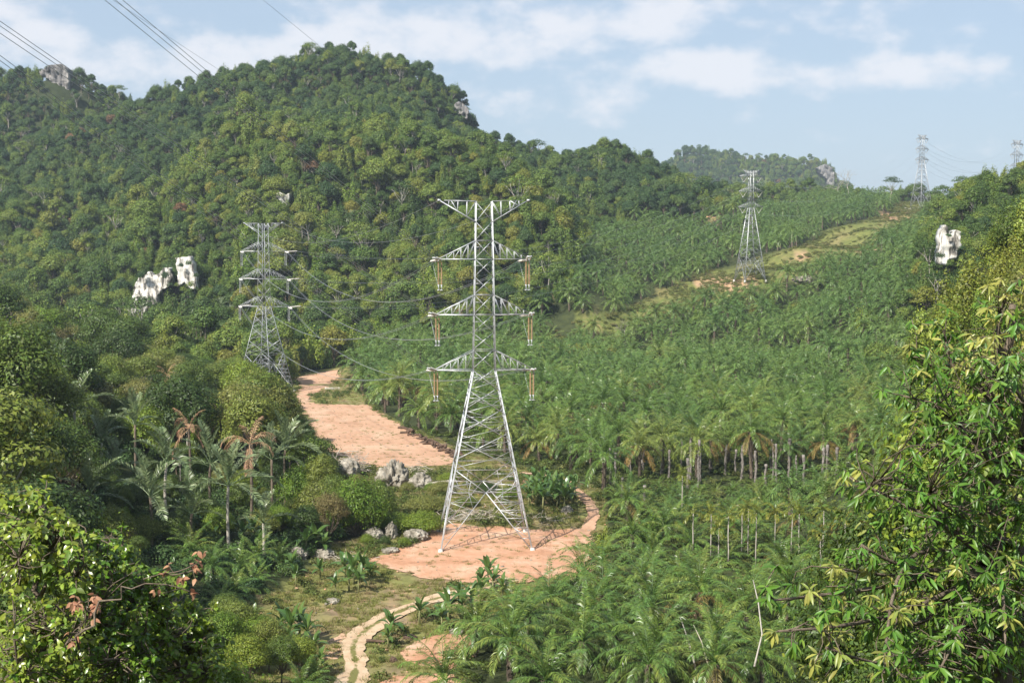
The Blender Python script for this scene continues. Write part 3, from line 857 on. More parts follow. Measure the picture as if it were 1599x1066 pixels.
# far ends of the lines that climb out of the picture towards the lookout
up_px = {(2, -1): (183, 0), (1, -1): (0, 38), (0, -1): (0, 92)}
for ai in (0, 1, 2):
    for s in (-1, 1):
        key = (ai, s)
        a1, a2 = w1(tip1[key]), w2(tip2[key])
        p = strain_set(T1, tip1, w1, key, a2, R(4)); q = strain_set(T2, tip2, w2, key, a1, R(-24))
        line(p, q, 8.5 + .6 * ai, .027, f'twin cables from the {lev_name[ai]} {side_name[s]} arm of central pylon to half hidden pylon', 'cables between the two nearest pylons')
        if s == -1:
            px, py = up_px[key]
            d0 = ray(px, py)
            P75 = np.array([d0[0] * 88, 88.0, CAM_Z + d0[2] * 88 + 1.0])
            p2 = strain_set(T1, tip1, w1, key, P75, R(4))
            far = P75 + (P75 - p2) * .9
            lb = {2: 'triple cables crossing the sky at the upper left, highest of the set', 1: 'cables climbing to the left edge above the rocky pinnacle', 0: 'lowest cables climbing to the left edge across the rocky pinnacle'}[ai]
            line(p2, far, 1.0, .024, lb, 'cables climbing out of the picture at the upper left', 3 if ai == 2 else 3, .5)
            jumper(T1, tip1[key], p, p2, w1)
        else:
            c_ = a1 + np.array([2.0, -60, 12.0])
            p2 = strain_set(T1, tip1, w1, key, c_, R(4)); jumper(T1, tip1[key], p, p2, w1)
        # the half hidden pylon sends its circuits on to the slope pylon
        v3 = w3(tip3[key]) + np.array([0, 0, -2.5])
        q2 = strain_set(T2, tip2, w2, key, v3, R(-24)); jumper(T2, tip2[key], q, q2, w2)
        line(q2, v3, 13, .013, f'cables over the palms from {lev_name[ai]} {side_name[s]} arm of half hidden pylon to slope pylon', 'cables over the plantation', 2)
        v4 = w4(tip4[key]) + np.array([0, 0, -2.5]); v5 = w5(tip5[key]) + np.array([0, 0, -2.5])
        line(v3, v4, 13, .022, f'cable from {lev_name[ai]} {side_name[s]} arm of the slope pylon up to the skyline pylon', 'cables up the slope', 1)
        line(v4, v5, 14, .05, f'cable sagging from {lev_name[ai]} {side_name[s]} arm of the skyline pylon to the farthest pylon', 'cables between the two far pylons', 1)
for s in (-1, 1):
    line(w1(tip1[('e', s)]), w2(tip2[('e', s)]), 6, .022, f'thin earth wire from the {side_name[s]} peak of the central pylon to the half hidden pylon', 'earth wires', 1, name='earth_wire', cat='wire')
    d0 = ray(*((255, 0) if s == -1 else (475, 0))); P80 = np.array([d0[0] * 85, 85.0, CAM_Z + d0[2] * 85]); a = w1(tip1[('e', s)])
    line(a, P80 + (P80 - a) * .9, 2, .010, 'thin earth wire crossing the clouds ' + ('between the cable sets and the hilltop' if s == -1 else 'straight above the hilltop'), 'earth wires', 1, name='earth_wire', cat='wire')

# ---------------------------------------------------------------- plant shapes
def leaf_cards(C, N, size, aspect, rng, droop=0.0):
    n = len(C)
    N = unit(N + 1e-6)
    T = unit(np.cross(N, rng.normal(size=(n, 3))))
    if droop:
        T = unit(T + np.array([0, 0, -droop])); N = unit(np.cross(np.cross(T, N), T))
    B = np.cross(N, T)
    L = (size * rng.uniform(.65, 1.35, n))[:, None]; w = L * aspect
    V = np.stack([C - T * L * .5, C + B * w * .5 + N * L * .08, C + T * L * .5, C - B * w * .5 + N * L * .08], 1).reshape(-1, 3)
    return V, np.arange(4 * n).reshape(n, 4)
def lobe_leaves(acc, centre, radii, n, size, rng, aspect=.6, mat=0, lower=-.35, jit=.75, droop=0.0):
    d = unit(rng.normal(size=(int(n * 1.6), 3))); d = d[d[:, 2] > lower][:n]
    q_ = rng.rand(len(d)); r = np.where(q_ < .66, rng.uniform(.84, 1.06, len(d)), np.where(q_ < .84, rng.uniform(.45, .86, len(d)), rng.uniform(1.04, 1.34, len(d))))
    bump = 1 + .24 * wave_noise(d, .9, int(rng.randint(1e6)), 3)
    C = np.asarray(centre) + d * (r * bump)[:, None] * np.asarray(radii)
    N = unit(d / np.asarray(radii)) + rng.normal(size=d.shape) * jit * .42 + np.array([0, 0, .2])
    acc.add(*leaf_cards(C, N, size, aspect, rng, droop), mat)
def limb(acc, p, q, r0, r1, rng, wob=.12, n=6, sides=5, mat=0):
    t = np.linspace(0, 1, n)[:, None]
    p = np.asarray(p, float); q = np.asarray(q, float); ln = np.linalg.norm(q - p)
    c = p * (1 - t) + q * t + np.sin(t * PI) * rng.normal(size=3) * ln * wob
    acc.add(*tube(c, np.linspace(r0, r1, n), sides), mat)
    return c
def broadleaf(seed, Rc, Ht, nl, leaf, npl, flat=.62, base=.42, lower=-.35, spread=1.0, aspect=.6, trunk_r=.22, twigs=True, droop=0.):
    """returns (crown Acc, trunk Acc): lobed dome on a forking trunk"""
    rng = hash_rng(seed)
    crown, trunk = Acc(), Acc()
    zc = Ht * (base + (1 - base) * .45)
    fork = np.array([rng.normal() * .2, rng.normal() * .2, Ht * base * .9])
    limb(trunk, (0, 0, -.6), fork, trunk_r, trunk_r * .7, rng, .04)
    for k in range(nl):
        a = k * 2.39996 + rng.uniform(-.3, .3); f = math.sqrt((k + .5) / nl)
        rr = Rc * f * .68 * spread
        lr = Rc * rng.uniform(.33, .5) * (1.12 - .3 * f)
        zt = Ht - lr * flat - (Ht * (1 - base)) * .62 * f ** 2 * rng.uniform(.5, 1.1)
        c = np.array([math.cos(a) * rr, math.sin(a) * rr, zt])
        lobe_leaves(crown, c, (lr, lr, lr * flat * rng.uniform(.85, 1.2)), int(npl * (lr / (Rc * .42)) ** 2), leaf, rng, aspect, 0, lower, .75, droop)
        if twigs:
            limb(trunk, fork + rng.normal(size=3) * .1, c - [0, 0, lr * .3], trunk_r * .5, .05, rng, .08)
    return crown, trunk
def draped(seed, Rc, Ht, leaf, n, mat=0):
    """a tree smothered by creeper: leafy down to the ground, ragged columns"""
    rng = hash_rng(seed); crown, trunk = Acc(), Acc()
    limb(trunk, (0, 0, -.6), (0, 0, Ht * .8), .2, .08, rng, .03)
    k_ = 11
    for k in range(k_):
        a = rng.uniform(0, 6.28); rr = Rc * rng.uniform(.0, .8)
        h = Ht * rng.uniform(.35, .9) if k else Ht
        w = Rc * rng.uniform(.2, .44)
        c = np.array([math.cos(a) * rr, math.sin(a) * rr, h * .52])
        lobe_leaves(crown, c, (w, w, h * .5), n // k_, leaf, rng, .65, 0, -.8, .8, .5)
    return crown, trunk
def scrub_bush(seed, Rc, Ht, leaf, n):
    rng = hash_rng(seed); crown = Acc()
    for k in range(4):
        a = rng.uniform(0, 6.28); rr = Rc * rng.uniform(0, .5); w = Rc * rng.uniform(.5, .7); h = Ht * rng.uniform(.6, 1)
        lobe_leaves(crown, (math.cos(a) * rr, math.sin(a) * rr, h * .4), (w, w, h * .6), n // 4, leaf, rng, .55, 0, -.4, .9)
    return crown
def bare_tree(seed, Ht, spread, depth=4):
    rng = hash_rng(seed); acc = Acc()
    def grow(p, d, ln, r, k):
        q = p + d * ln
        limb(acc, p, q, r, r * .62, rng, .07, 5, 5 if k < 2 else 3)
        if k >= depth:
            return
        for _ in range(3 if k else 4):
            e = unit(d + rng.normal(size=3) * spread + np.array([0, 0, .15]))
            grow(p + (q - p) * rng.uniform(.7, 1), e, ln * rng.uniform(.5, .72), r * .55, k + 1)
    grow(np.array([0, 0, -.5]), np.array([0, 0, 1.0]), Ht * .5, Ht * .016, 0)
    return acc
def frond(seed, L=5.9, e0=60, bend=80, n=38, leaflet=.92, w=.085, plume=.26, segs=9, r0=.07, petiole=.16, fold=.22, sag=.34):
    rng = hash_rng(seed)
    t = np.linspace(0, 1, segs)
    el = np.radians(e0 - bend * t ** 1.35)
    dx = np.cos(el); dz = np.sin(el)
    x = np.concatenate([[0], np.cumsum((dx[1:] + dx[:-1]) / 2)]) * L / (segs - 1)
    z = np.concatenate([[0], np.cumsum((dz[1:] + dz[:-1]) / 2)]) * L / (segs - 1)
    side = rng.uniform(-.5, .5) * .3 * L * t ** 2
    c = np.stack([x, side, z], 1)
    acc = Acc(); acc.add(*tube(c, np.linspace(r0, .012, segs), 3, False))
    tt = np.linspace(petiole, .995, n).repeat(2); s = np.tile([1.0, -1.0], n)
    tt = np.clip(tt + rng.uniform(-.012, .012, 2 * n), 0, 1)
    p = np.stack([np.interp(tt, t, c[:, k]) for k in range(3)], 1)
    T = unit(np.gradient(c, axis=0)); T = np.stack([np.interp(tt, t, T[:, k]) for k in range(3)], 1)
    U = np.stack([-T[:, 2], T[:, 1] * 0, T[:, 0]], 1)
    ln = leaflet * (np.sin(PI * np.clip(.14 + .80 * (tt - petiole) / (1 - petiole), 0, 1)) ** .7) * rng.uniform(.85, 1.15, 2 * n)
    d = unit(T * (.55 + .5 * tt)[:, None] + np.array([0, 1, 0]) * (s * .95)[:, None] + U * (rng.uniform(-plume, plume, 2 * n) + fold - .3)[:, None])
    wd = unit(np.cross(d, U + rng.normal(size=U.shape) * .35)) * (w * .5 * rng.uniform(.8, 1.2, 2 * n))[:, None]
    mid = p + d * (ln * .5)[:, None]
    tip = p + d * ln[:, None] + np.array([0, 0, -1.0]) * (sag * ln)[:, None]
    V = np.stack([p, mid + wd, tip, mid - wd], 1).reshape(-1, 3)
    acc.add(V, np.arange(8 * n).reshape(2 * n, 4))
    return acc
def xf(V, rz, tilt=0.0, sc=1.0, loc=(0, 0, 0)):
    m_ = Matrix.Translation(loc) @ Matrix.Rotation(rz, 4, 'Z') @ Matrix.Rotation(-tilt, 4, 'Y') @ Matrix.Scale(sc, 4)
    A = np.array(m_)
    return V @ A[:3, :3].T + A[:3, 3]
def merge(acc, src, rz=0, tilt=0, sc=1.0, loc=(0, 0, 0), mat=None):
    V = xf(np.concatenate(src.V), rz, tilt, sc, loc)
    n0 = acc.n
    acc.V.append(V); acc.n += len(V)
    for f, m_ in src.Fs:
        acc.Fs.append((f + n0, m_ if mat is None else mat))
OIL = [dict(e0=80, bend=55), dict(e0=68, bend=75), dict(e0=56, bend=88), dict(e0=44, bend=95), dict(e0=30, bend=95), dict(e0=16, bend=88), dict(e0=0, bend=75), dict(e0=-22, bend=52)]
def crown_layout(seed, n):
    """(frond class, rotation, tilt, scale) for each frond of a crown, youngest first"""
    rng = hash_rng(seed); out = []
    for k in range(n):
        cls = min(7, int(k / n * 8 + rng.uniform(-.4, .6))) if k else 0
        out.append((max(0, cls), k * 2.39996 + rng.uniform(-.2, .2), rng.uniform(-.10, .10), rng.uniform(.85, 1.1)))
    return out
def palm_trunk(seed, Ht, r=.27, rough=True):
    rng = hash_rng(seed); acc = Acc()
    n = max(4, int(Ht / .45)); z = np.linspace(-.5, Ht, n)
    c = np.stack([.12 * np.sin(z * .4 + seed), .12 * np.cos(z * .33 + seed), z], 1)
    rad = r * (1 + .12 * np.tile([1, -1], n)[:n]) * np.linspace(1.25, 1.0, n); rad[-1] *= 1.5; rad[-2] *= 1.35
    acc.add(*tube(c, rad, 8))
    if rough:      # stubs of cut frond bases
        for k in range(int(Ht * 5)):
            zz = rng.uniform(.3, Ht); a = rng.uniform(0, 6.28)
            p = np.array([math.cos(a) * r, math.sin(a) * r, zz]); q = p + np.array([math.cos(a) * .22, math.sin(a) * .22, .32])
            acc.add(*tube([p, q], [.09, .05], 4))
    return acc

def pack(crown, trunk, lm, tm):
    a = Acc(); merge(a, crown, mat=0)
    if trunk is not None:
        merge(a, trunk, mat=1)
    return a.mesh('tree', [lm, tm], False)

# ------------------------------------------------ instancing of what is past counting
def scatter(name, protos, pts_, var, rot, scl, label, cat, tilt=None):
    """one object: points that carry instances of the given meshes"""
    n = len(pts_)
    me = bpy.data.meshes.new(name)
    me.vertices.add(n); me.vertices.foreach_set('co', np.asarray(pts_, np.float32).ravel())
    for nm, ty, arr in (('variant', 'INT', np.asarray(var, np.int32)), ('turn', 'FLOAT', np.asarray(rot, np.float32)), ('size', 'FLOAT', np.asarray(scl, np.float32)), ('lean', 'FLOAT', np.asarray(tilt if tilt is not None else np.zeros(n), np.float32))):
        a_ = me.attributes.new(nm, ty, 'POINT'); a_.data.foreach_set('value', arr)
    o = obj(name, me); tag(o, label, cat, kind='stuff')
    ng = bpy.data.node_groups.new(name + '_nodes', 'GeometryNodeTree')
    ng.interface.new_socket('Geometry', in_out='INPUT', socket_type='NodeSocketGeometry')
    ng.interface.new_socket('Geometry', in_out='OUTPUT', socket_type='NodeSocketGeometry')
    gi = ng.nodes.new('NodeGroupInput'); go = ng.nodes.new('NodeGroupOutput'); jn = ng.nodes.new('GeometryNodeJoinGeometry')
    def attr(nm, ty):
        a_ = ng.nodes.new('GeometryNodeInputNamedAttribute'); a_.data_type = ty; a_.inputs[0].default_value = nm
        return a_.outputs[0]
    av, ar, as_, al = attr('variant', 'INT'), attr('turn', 'FLOAT'), attr('size', 'FLOAT'), attr('lean', 'FLOAT')
    cx = ng.nodes.new('ShaderNodeCombineXYZ'); ng.links.new(ar, cx.inputs[2]); ng.links.new(al, cx.inputs[0])
    for k, pm in enumerate(protos):
        po = bpy.data.objects.new(name + '_shape', pm)
        oi = ng.nodes.new('GeometryNodeObjectInfo'); oi.inputs['Object'].default_value = po; oi.inputs['As Instance'].default_value = True
        cmp_ = ng.nodes.new('FunctionNodeCompare'); cmp_.data_type = 'INT'; cmp_.operation = 'EQUAL'
        ng.links.new(av, cmp_.inputs[2]); cmp_.inputs[3].default_value = k
        ip = ng.nodes.new('GeometryNodeInstanceOnPoints')
        ng.links.new(gi.outputs[0], ip.inputs['Points']); ng.links.new(cmp_.outputs[0], ip.inputs['Selection'])
        ng.links.new(oi.outputs['Geometry'], ip.inputs['Instance']); ng.links.new(cx.outputs[0], ip.inputs['Rotation']); ng.links.new(as_, ip.inputs['Scale'])
        ng.links.new(ip.outputs[0], jn.inputs[0])
    ng.links.new(jn.outputs[0], go.inputs[0])
    md = o.modifiers.new('scatter', 'NODES'); md.node_group = ng
    return o

# ------------------------------------------------ what can be seen from the lookout
_va = np.radians(np.linspace(-30, 30, 361)); _vr = np.geomspace(60, 2900, 440)
_VA, _VR = np.meshgrid(_va, _vr, indexing='ij')
_vx, _vy = np.sin(_VA) * _VR, np.cos(_VA) * _VR
_vh = height(_vx, _vy)
_vreg = region(_vx, _vy, _vh)
_ang = (_vh + np.where(_vreg == 0, 6.0, np.where(_vreg == 1, 6.0, 0)) * np.clip((_vr[None] - 120) / 80, 0, 1) - CAM_Z) / _VR
_hor = np.maximum.accumulate(_ang, axis=1)
def visible(x, y, ztop, margin=0.004):
    a = np.arctan2(x, y); r = np.hypot(x, y)
    ia = np.clip(np.round((a - _va[0]) / (_va[1] - _va[0])).astype(int), 0, len(_va) - 1)
    ir = np.clip(np.searchsorted(_vr, r * .985 - 3) - 1, 0, len(_vr) - 1)
    return (ztop - CAM_Z) / r > _hor[ia, ir] - margin
def jgrid(x0, x1, y0, y1, sp, rng, j=.42, hexa=True):
    nx, ny = int((x1 - x0) / sp), int((y1 - y0) / (sp * (.866 if hexa else 1)))
    X, Y = np.meshgrid(np.arange(nx), np.arange(ny))
    X = x0 + (X + (.5 * (Y % 2) if hexa else 0)) * sp; Y = y0 + Y * sp * (.866 if hexa else 1)
    X = X + rng.uniform(-j, j, X.shape) * sp; Y = Y + rng.uniform(-j, j, Y.shape) * sp
    return X.ravel(), Y.ravel()
def in_view(x, y, deg=24.0):
    return np.abs(np.degrees(np.arctan2(x, y))) < deg

# ---------------------------------------------------------------- white cliffs and rocks
CLIFFS = []
def face(name, label, outline, D, seed, mat, depth=7.0, slope=.18, relief=.8):
    """a bare rock face: a thick rugged slab following its outline, leaning back into the hill"""
    s = D / F; O = np.array(outline, float); c = O.mean(0)
    x, y, z = at(c[0], c[1], D)
    P2 = np.stack([(O[:, 0] - c[0]) * s, (c[1] - O[:, 1]) * s], 1); B = []
    for a, b in zip(P2, np.roll(P2, -1, 0)):
        n_ = max(1, int(np.linalg.norm(b - a) / .7)); B += [a + (b - a) * q / n_ for q in range(n_)]
    B = np.array(B); B = B + .45 * np.stack([wave_noise(B, 5, seed, 4, .7), wave_noise(B, 5, seed + 1, 4, .7)], 1)
    lo, hi = B.min(0), B.max(0); st = max(.7, s * 2.2)
    gx_, gy_ = np.meshgrid(np.arange(lo[0], hi[0], st), np.arange(lo[1], hi[1], st)); gx_ = gx_.ravel(); gy_ = gy_.ravel()
    k_ = in_poly(gx_, gy_, [tuple(b) for b in B])
    r_ = delaunay_2d_cdt([Vector(b) for b in B] + [Vector((a, b)) for a, b in zip(gx_[k_], gy_[k_])], [], [list(range(len(B)))], 1, 1e-4)
    V2 = np.array([tuple(v) for v in r_[0]]); Fa = np.array([f for f in r_[2] if len(f) == 3])
    flute = wave_noise(V2 * [1, .16], 3.0, seed + 2, 4, .65); ledge = wave_noise(V2 * [.35, 1], 5.0, seed + 3, 4, .6)
    yy_ = -relief * (flute + .7 * ledge) + (V2[:, 1] - lo[1]) * slope
    front = np.column_stack([V2[:, 0], yy_, V2[:, 1]]); back = front + [0, depth, 0]
    n_ = len(V2)
    e = np.concatenate([Fa[:, [0, 1]], Fa[:, [1, 2]], Fa[:, [2, 0]]]); key = np.sort(e, 1); _, inv, cnt = np.unique(key, axis=0, return_inverse=True, return_counts=True)
    be = e[cnt[inv.ravel()] == 1]
    a = Acc(); a.add(np.concatenate([front, back]), [Fa, Fa[:, ::-1] + n_, np.column_stack([be[:, 1], be[:, 0], be[:, 0] + n_, be[:, 1] + n_])])
    o = obj(name, a.mesh(name, [mat], False), None, (x, y, z)); tag(o, label, 'cliff')
    w_, h_ = np.ptp(O[:, 0]), np.ptp(O[:, 1])
    CLIFFS.append((x, y, w_ * s, h_ * s, c[0], c[1], w_, h_, D))
C_ = 'limestone_cliff'
face(C_, 'broad white limestone face at the foot of the forested hill', [(203,492),(203,470),(207,448),(214,434),(226,428),(229,424),(234,430),(246,428),(252,418),(262,420),(266,436),(262,446),(252,452),(244,462),(243,478),(238,492),(228,478),(222,496),(212,480),(208,496)], 641, 31, M['cliff'], 8)
face(C_, 'narrow white rock face just right of the broad one at the hill foot', [(277,448),(276,425),(272,404),(284,402),(293,400),(299,412),(303,430),(306,452),(296,450),(288,440)], 634, 32, M['cliff'], 8)
face(C_, 'streaked white rock face behind the yellow green creeper mound', [(1470,412),(1469,385),(1472,362),(1477,352),(1483,362),(1494,360),(1500,362),(1503,382),(1497,392),(1493,404),(1484,402),(1478,414)], 440, 33, M['cliff'], 6, .08, .8)
face(C_, 'small white rock scar high on the front knoll', [(430,302),(436,300),(444,304),(452,302),(450,314),(446,326),(440,320)], 684, 34, M['cliff'], 6)
face(C_, 'bare grey rock pinnacle on the skyline at the upper left', [(62,112),(78,102),(94,100),(104,108),(108,128),(106,150),(98,156),(90,140),(76,124),(62,118)], 1095, 35, M['cliff_dark'], 12, .05, 2.5)
face(C_, 'dark bare crag on the steep right shoulder of the big hill', [(706,164),(716,158),(726,164),(732,172),(728,186),(718,180),(710,174)], 972, 36, M['cliff_dark'], 12, .3, 2)
face(C_, 'pale rock ledges below the crag on the big hill', [(676,196),(686,192),(692,196),(686,202),(678,202)], 950, 37, M['cliff'], 8, .2, 1.5)
face(C_, 'white cliff scars on the far hazy hill left of its bluff', [(1255,296),(1256,282),(1264,280),(1270,286),(1268,298),(1262,300)], 2440, 38, M['cliff'], 24, .1, 4)
face(C_, 'blue grey bluff ending the far hazy hill', [(1278,262),(1290,256),(1300,262),(1304,274),(1303,292),(1296,298),(1292,280),(1284,272)], 2440, 39, M['cliff_dark'], 26, .1, 4)
face(C_, 'small white rock on the slope right of the top of the central pylon', [(783,302),(786,291),(792,290),(795,300),(788,306)], 684, 40, M['cliff'], 6, .15, 1)

# ---------------------------------------------------------------- tree kinds
KIND = []     # (crown mesh, trunk mesh, joined mesh, height, radius, words)
def kind(words, crown, trunk, lm, tm, Ht, Rc):
    KIND.append(dict(crown=crown.mesh('crown', [lm]), trunk=trunk.mesh('trunk', [tm], True), whole=pack(crown, trunk, lm, tm), H=Ht, R=Rc, words=words))
    return len(KIND) - 1
b_, pb_ = M['bark'], M['bark_pale']
FAR = []
for sd, Rc, Ht, nl, w_ in [(1, 5.2, 12, 11, 'broad domed'), (2, 4.4, 12, 10, 'domed'), (3, 5.6, 12.5, 13, 'wide lumpy'), (4, 3.8, 15, 10, 'tall narrow crowned'), (5, 4.6, 10, 9, 'low rounded'), (6, 3.4, 9.5, 8, 'small rounded')]:
    FAR.append(kind(w_, *broadleaf(100 + sd, Rc, Ht, nl, .56, 430, flat=.88, base=.30, lower=-.55), M['forest'], b_, Ht, Rc))
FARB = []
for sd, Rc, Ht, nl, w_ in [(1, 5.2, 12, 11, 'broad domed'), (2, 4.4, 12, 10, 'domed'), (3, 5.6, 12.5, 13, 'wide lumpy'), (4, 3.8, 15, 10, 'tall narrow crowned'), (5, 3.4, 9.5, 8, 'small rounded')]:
    FARB.append(kind(w_, *broadleaf(110 + sd, Rc, Ht, nl, .56, 430, flat=.88, base=.30, lower=-.55), M['forest_shade_tone'], b_, Ht, Rc))
FARX = {}
FARX['tall'] = kind('tall emergent', *broadleaf(120, 4.6, 17, 11, .58, 380, flat=.9, base=.45, lower=-.5), M['forest'], pb_, 18, 4.6)
FARX['gold'] = kind('yellow green', *broadleaf(121, 4.6, 10.5, 10, .55, 430, flat=.85, base=.25, lower=-.55), M['goldvine'], b_, 10.5, 4.6)
FARX['vine'] = kind('creeper draped', *draped(122, 4.4, 10.5, .55, 3800), M['vine'], b_, 10.5, 4.4)
FARX['drape'] = kind('dark creeper hung', *draped(125, 4.2, 12.5, .55, 3800), M['forest'], b_, 12.5, 4.2)
FARX['rust'] = kind('russet leaved', *broadleaf(123, 4.0, 10.5, 8, .6, 170, flat=.8), M['rust'], pb_, 10.5, 4.0)
FARX['sparse'] = kind('thin leaved pale trunked', *broadleaf(124, 5.5, 16, 9, .6, 110, flat=.45, base=.5, spread=1.25), M['forest'], pb_, 16, 5.5)
NEAR = []
for sd, Rc, Ht, nl, w_ in [(1, 5.0, 11.5, 12, 'broad domed'), (2, 4.2, 12.5, 11, 'tall domed'), (3, 5.6, 12, 14, 'wide lumpy'), (4, 3.6, 9, 9, 'small rounded')]:
    NEAR.append(kind(w_, *broadleaf(140 + sd, Rc, Ht, nl, .30, 1250, flat=.9, base=.28, lower=-.6, aspect=.5), M['forest_near'], b_, Ht, Rc))
NEARX = {}
NEARX['open'] = kind('open crowned pale leaved', *broadleaf(150, 4.8, 12.5, 15, .32, 620, flat=.55, base=.42, spread=1.1, lower=-.4), M['forest_near'], pb_, 12.5, 4.8)
NEARX['vine'] = kind('creeper draped', *draped(151, 3.8, 10.5, .32, 11000), M['vine'], b_, 10.5, 3.8)
NEARX['gold'] = kind('yellow green creeper draped', *draped(152, 3.8, 10, .32, 10000), M['goldvine'], b_, 10, 3.8)
NEARX['tan'] = kind('dry tan feathery', *broadleaf(153, 4.2, 10, 13, .32, 900, flat=.95, base=.15, aspect=.3, lower=-.6), M['tanscrub'], b_, 10, 4.2)
NEARX['thicket'] = kind('tangled', *broadleaf(155, 4.6, 5.4, 18, .26, 900, flat=.85, aspect=.5, base=.02, lower=-.6, twigs=True), M['forest_near'], b_, 5.4, 4.6)
NEARX['thicket2'] = kind('tangled', *broadleaf(156, 4.4, 5.8, 18, .26, 900, flat=.95, aspect=.5, base=.02, lower=-.6, twigs=True), M['vine'], b_, 5.8, 4.4)
NEARX['dome2'] = kind('sunlit lumpy', *broadleaf(154, 4.6, 10.5, 14, .30, 1150, flat=.85, aspect=.55, base=.2, lower=-.6), M['vine'], b_, 10.5, 4.6)

def tree(k, x, y, z, rz, sc, label, group, cat='tree', name='broadleaf_tree', zs=1.0):
    K = KIND[k]
    t = thing(name, label, cat, (x, y, z), rz, group, (sc, sc, sc * zs))
    obj('trunk', K['trunk'], t); obj('crown', K['crown'], t)
    return t

# ---------------------------------------------------------------- where the forest stands
rng = hash_rng(77)
xs, ys = [], []
for (y0, y1, sp) in [(122, 420, 7.2), (420, 1010, 4.9), (1010, 1300, 7.0), (1300, 1700, 10.0), (2150, 2680, 9.0)]:
    hw_ = y1 * math.tan(R(25))
    a, b = jgrid(-hw_, hw_, y0, y1, sp, rng)
    xs.append(a); ys.append(b)
fx, fy = np.concatenate(xs), np.concatenate(ys)
k = in_view(fx, fy, 23.5) & ~((fy > 2100) & (np.abs(fx - 420) > 330)); fx, fy = fx[k], fy[k]
fz = height(fx, fy); reg = region(fx, fy, fz)
k = reg == 0
fpx, fpy = proj(fx, fy, fz)
k &= ~((fy < 520) & (fx > -72) & (fx < 14) & (fy > 200) & (np.hypot(fx - t2loc[0], fy - t2loc[1]) < 9))
for (cx, cy, w, h, px, py, wp, hp, D) in CLIFFS:
    k &= ~((np.abs(fpx - px) < wp * .50) & (fpy > py - hp * .45) & (fpy < py + hp * (.80 if px < 1400 else 1.2)) & (fy > D - 110) & (fy < D + 8))
k &= ~((fx > 14) & (fx < 45) & (fy < 300)) & ~((fpx > 335) & (fpx < 1500) & (fpy > 1030)) & ~((fpx > 225) & (fpx < 700) & (fy < 188))
fx, fy, fz, fpx, fpy = fx[k], fy[k], fz[k], fpx[k], fpy[k]
n = len(fx)
fk = rng.choice(FAR, n)
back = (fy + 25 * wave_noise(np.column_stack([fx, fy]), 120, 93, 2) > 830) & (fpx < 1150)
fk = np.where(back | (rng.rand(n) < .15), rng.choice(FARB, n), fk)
u = rng.rand(n)
gold_p = np.where((fpx > 700) & (fpx < 910) & (fpy > 225) & (fpy < 470) & (fy < 800), .42, np.where((np.abs(fpx - 400) < 90) & (fpy < 300) & (fy < 800), .3, np.where(fy < 800, .15, .02)))
fk = np.where(u < gold_p, FARX['gold'], fk)
u2 = rng.rand(n)
fk = np.where(u2 < .05, FARX['tall'], fk); fk = np.where((u2 > .15) & (u2 < .25) & ~back, FARX['vine'], fk); fk = np.where((u2 > .25) & (u2 < .48), FARX['drape'], fk)
fk = np.where((u2 > .10) & (u2 < .107), FARX['rust'], fk); fk = np.where((u2 > .118) & (u2 < .145), FARX['sparse'], fk)
near = fy < 430
nk = rng.choice(NEAR, n); u3 = rng.rand(n)
nk = np.where(u3 < .16, NEARX['open'], nk); nk = np.where((u3 > .16) & (u3 < .28), NEARX['vine'], nk); nk = np.where((u3 > .36) & (u3 < .40), NEARX['tan'], nk); nk = np.where((u3 > .42) & (u3 < .50), NEARX['dome2'], nk)
mound = (fx > 40) & (fy < 330)
u4 = rng.rand(n)
nk = np.where(mound & (u4 < .40), NEARX['gold'], np.where(mound & (u4 < .72), NEARX['vine'], nk))
fk = np.where(near, nk, fk)
fs = np.exp(rng.normal(0, .33, n)) * np.where(fy > 430, .78, .95)
fs = np.clip(fs, .36, np.where(fy > 850, 1.2, 1.5)) * np.where((fy < 430) & (fx < 0), rng.choice([.7, .9, 1.1, 1.3], n), 1)
fs = np.where(fy > 1300, fs * 1.15, fs); fs = np.where((fx > 90) & (fy > 400) & (fy < 620), np.minimum(fs, .85), fs)
fH = np.array([q['H'] for q in KIND]); fR = np.array([q['R'] for q in KIND])
# crowns stay under the skyline of the valley woods
LIML = np.array([(-120,425),(0,440),(40,452),(100,458),(150,474),(200,492),(228,530),(270,548),(340,556),(372,556),(400,566),(440,578),(466,612),(478,668),(505,705),(540,728),(620,745),(700,760)])
LIMR = np.array([(1250,860),(1330,720),(1380,600),(1430,560),(1455,500),(1480,450),(1520,385),(1560,330),(1600,305),(1720,290)])
def limit_scale(x, y, z, k_, s):
    px, py = proj(x, y, z)
    lim = np.where(px < 720, np.interp(px, LIML[:, 0], LIML[:, 1]), np.interp(px, LIMR[:, 0], LIMR[:, 1]))
    ztop = CAM_Z + (380 - lim) / F * y * 1.0
    mx = (ztop - z) / fH[k_]
    return np.where((y < 430), np.minimum(s, mx), s)
SUGAR = [(88, 668, 574, 13, 1.0, 'grey green palm with bare pale trunk high at the left of the wood'), (66, 640, 590, 8, .8, 'smaller palm leaning beside the pale trunked one at the left'),
    (160, 742, 690, 9, .9, 'palm with upright fronds in the shaded middle of the wood'), (236, 850, 772, 12, 1.0, 'palm with arching fronds and thin trunk above the pale slope stones'),
    (262, 820, 720, 9, .9, 'palm beside the creeper hung dead trunk'), (358, 860, 755, 13, 1.05, 'large palm with stiff upright fronds left of the withered one'), (446, 790, 700, 14, 1.05, 'feathery palm with pale raised fronds by the terrace corner'),
    (425, 800, 715, 9, .9, 'palm half behind the feathery one at the terrace corner'), (180, 760, 728, 8, .8, 'low palm in the dark hollow of the wood'), (20, 560, 480, 9, .9, 'palm fronds against the hill at the far left')]
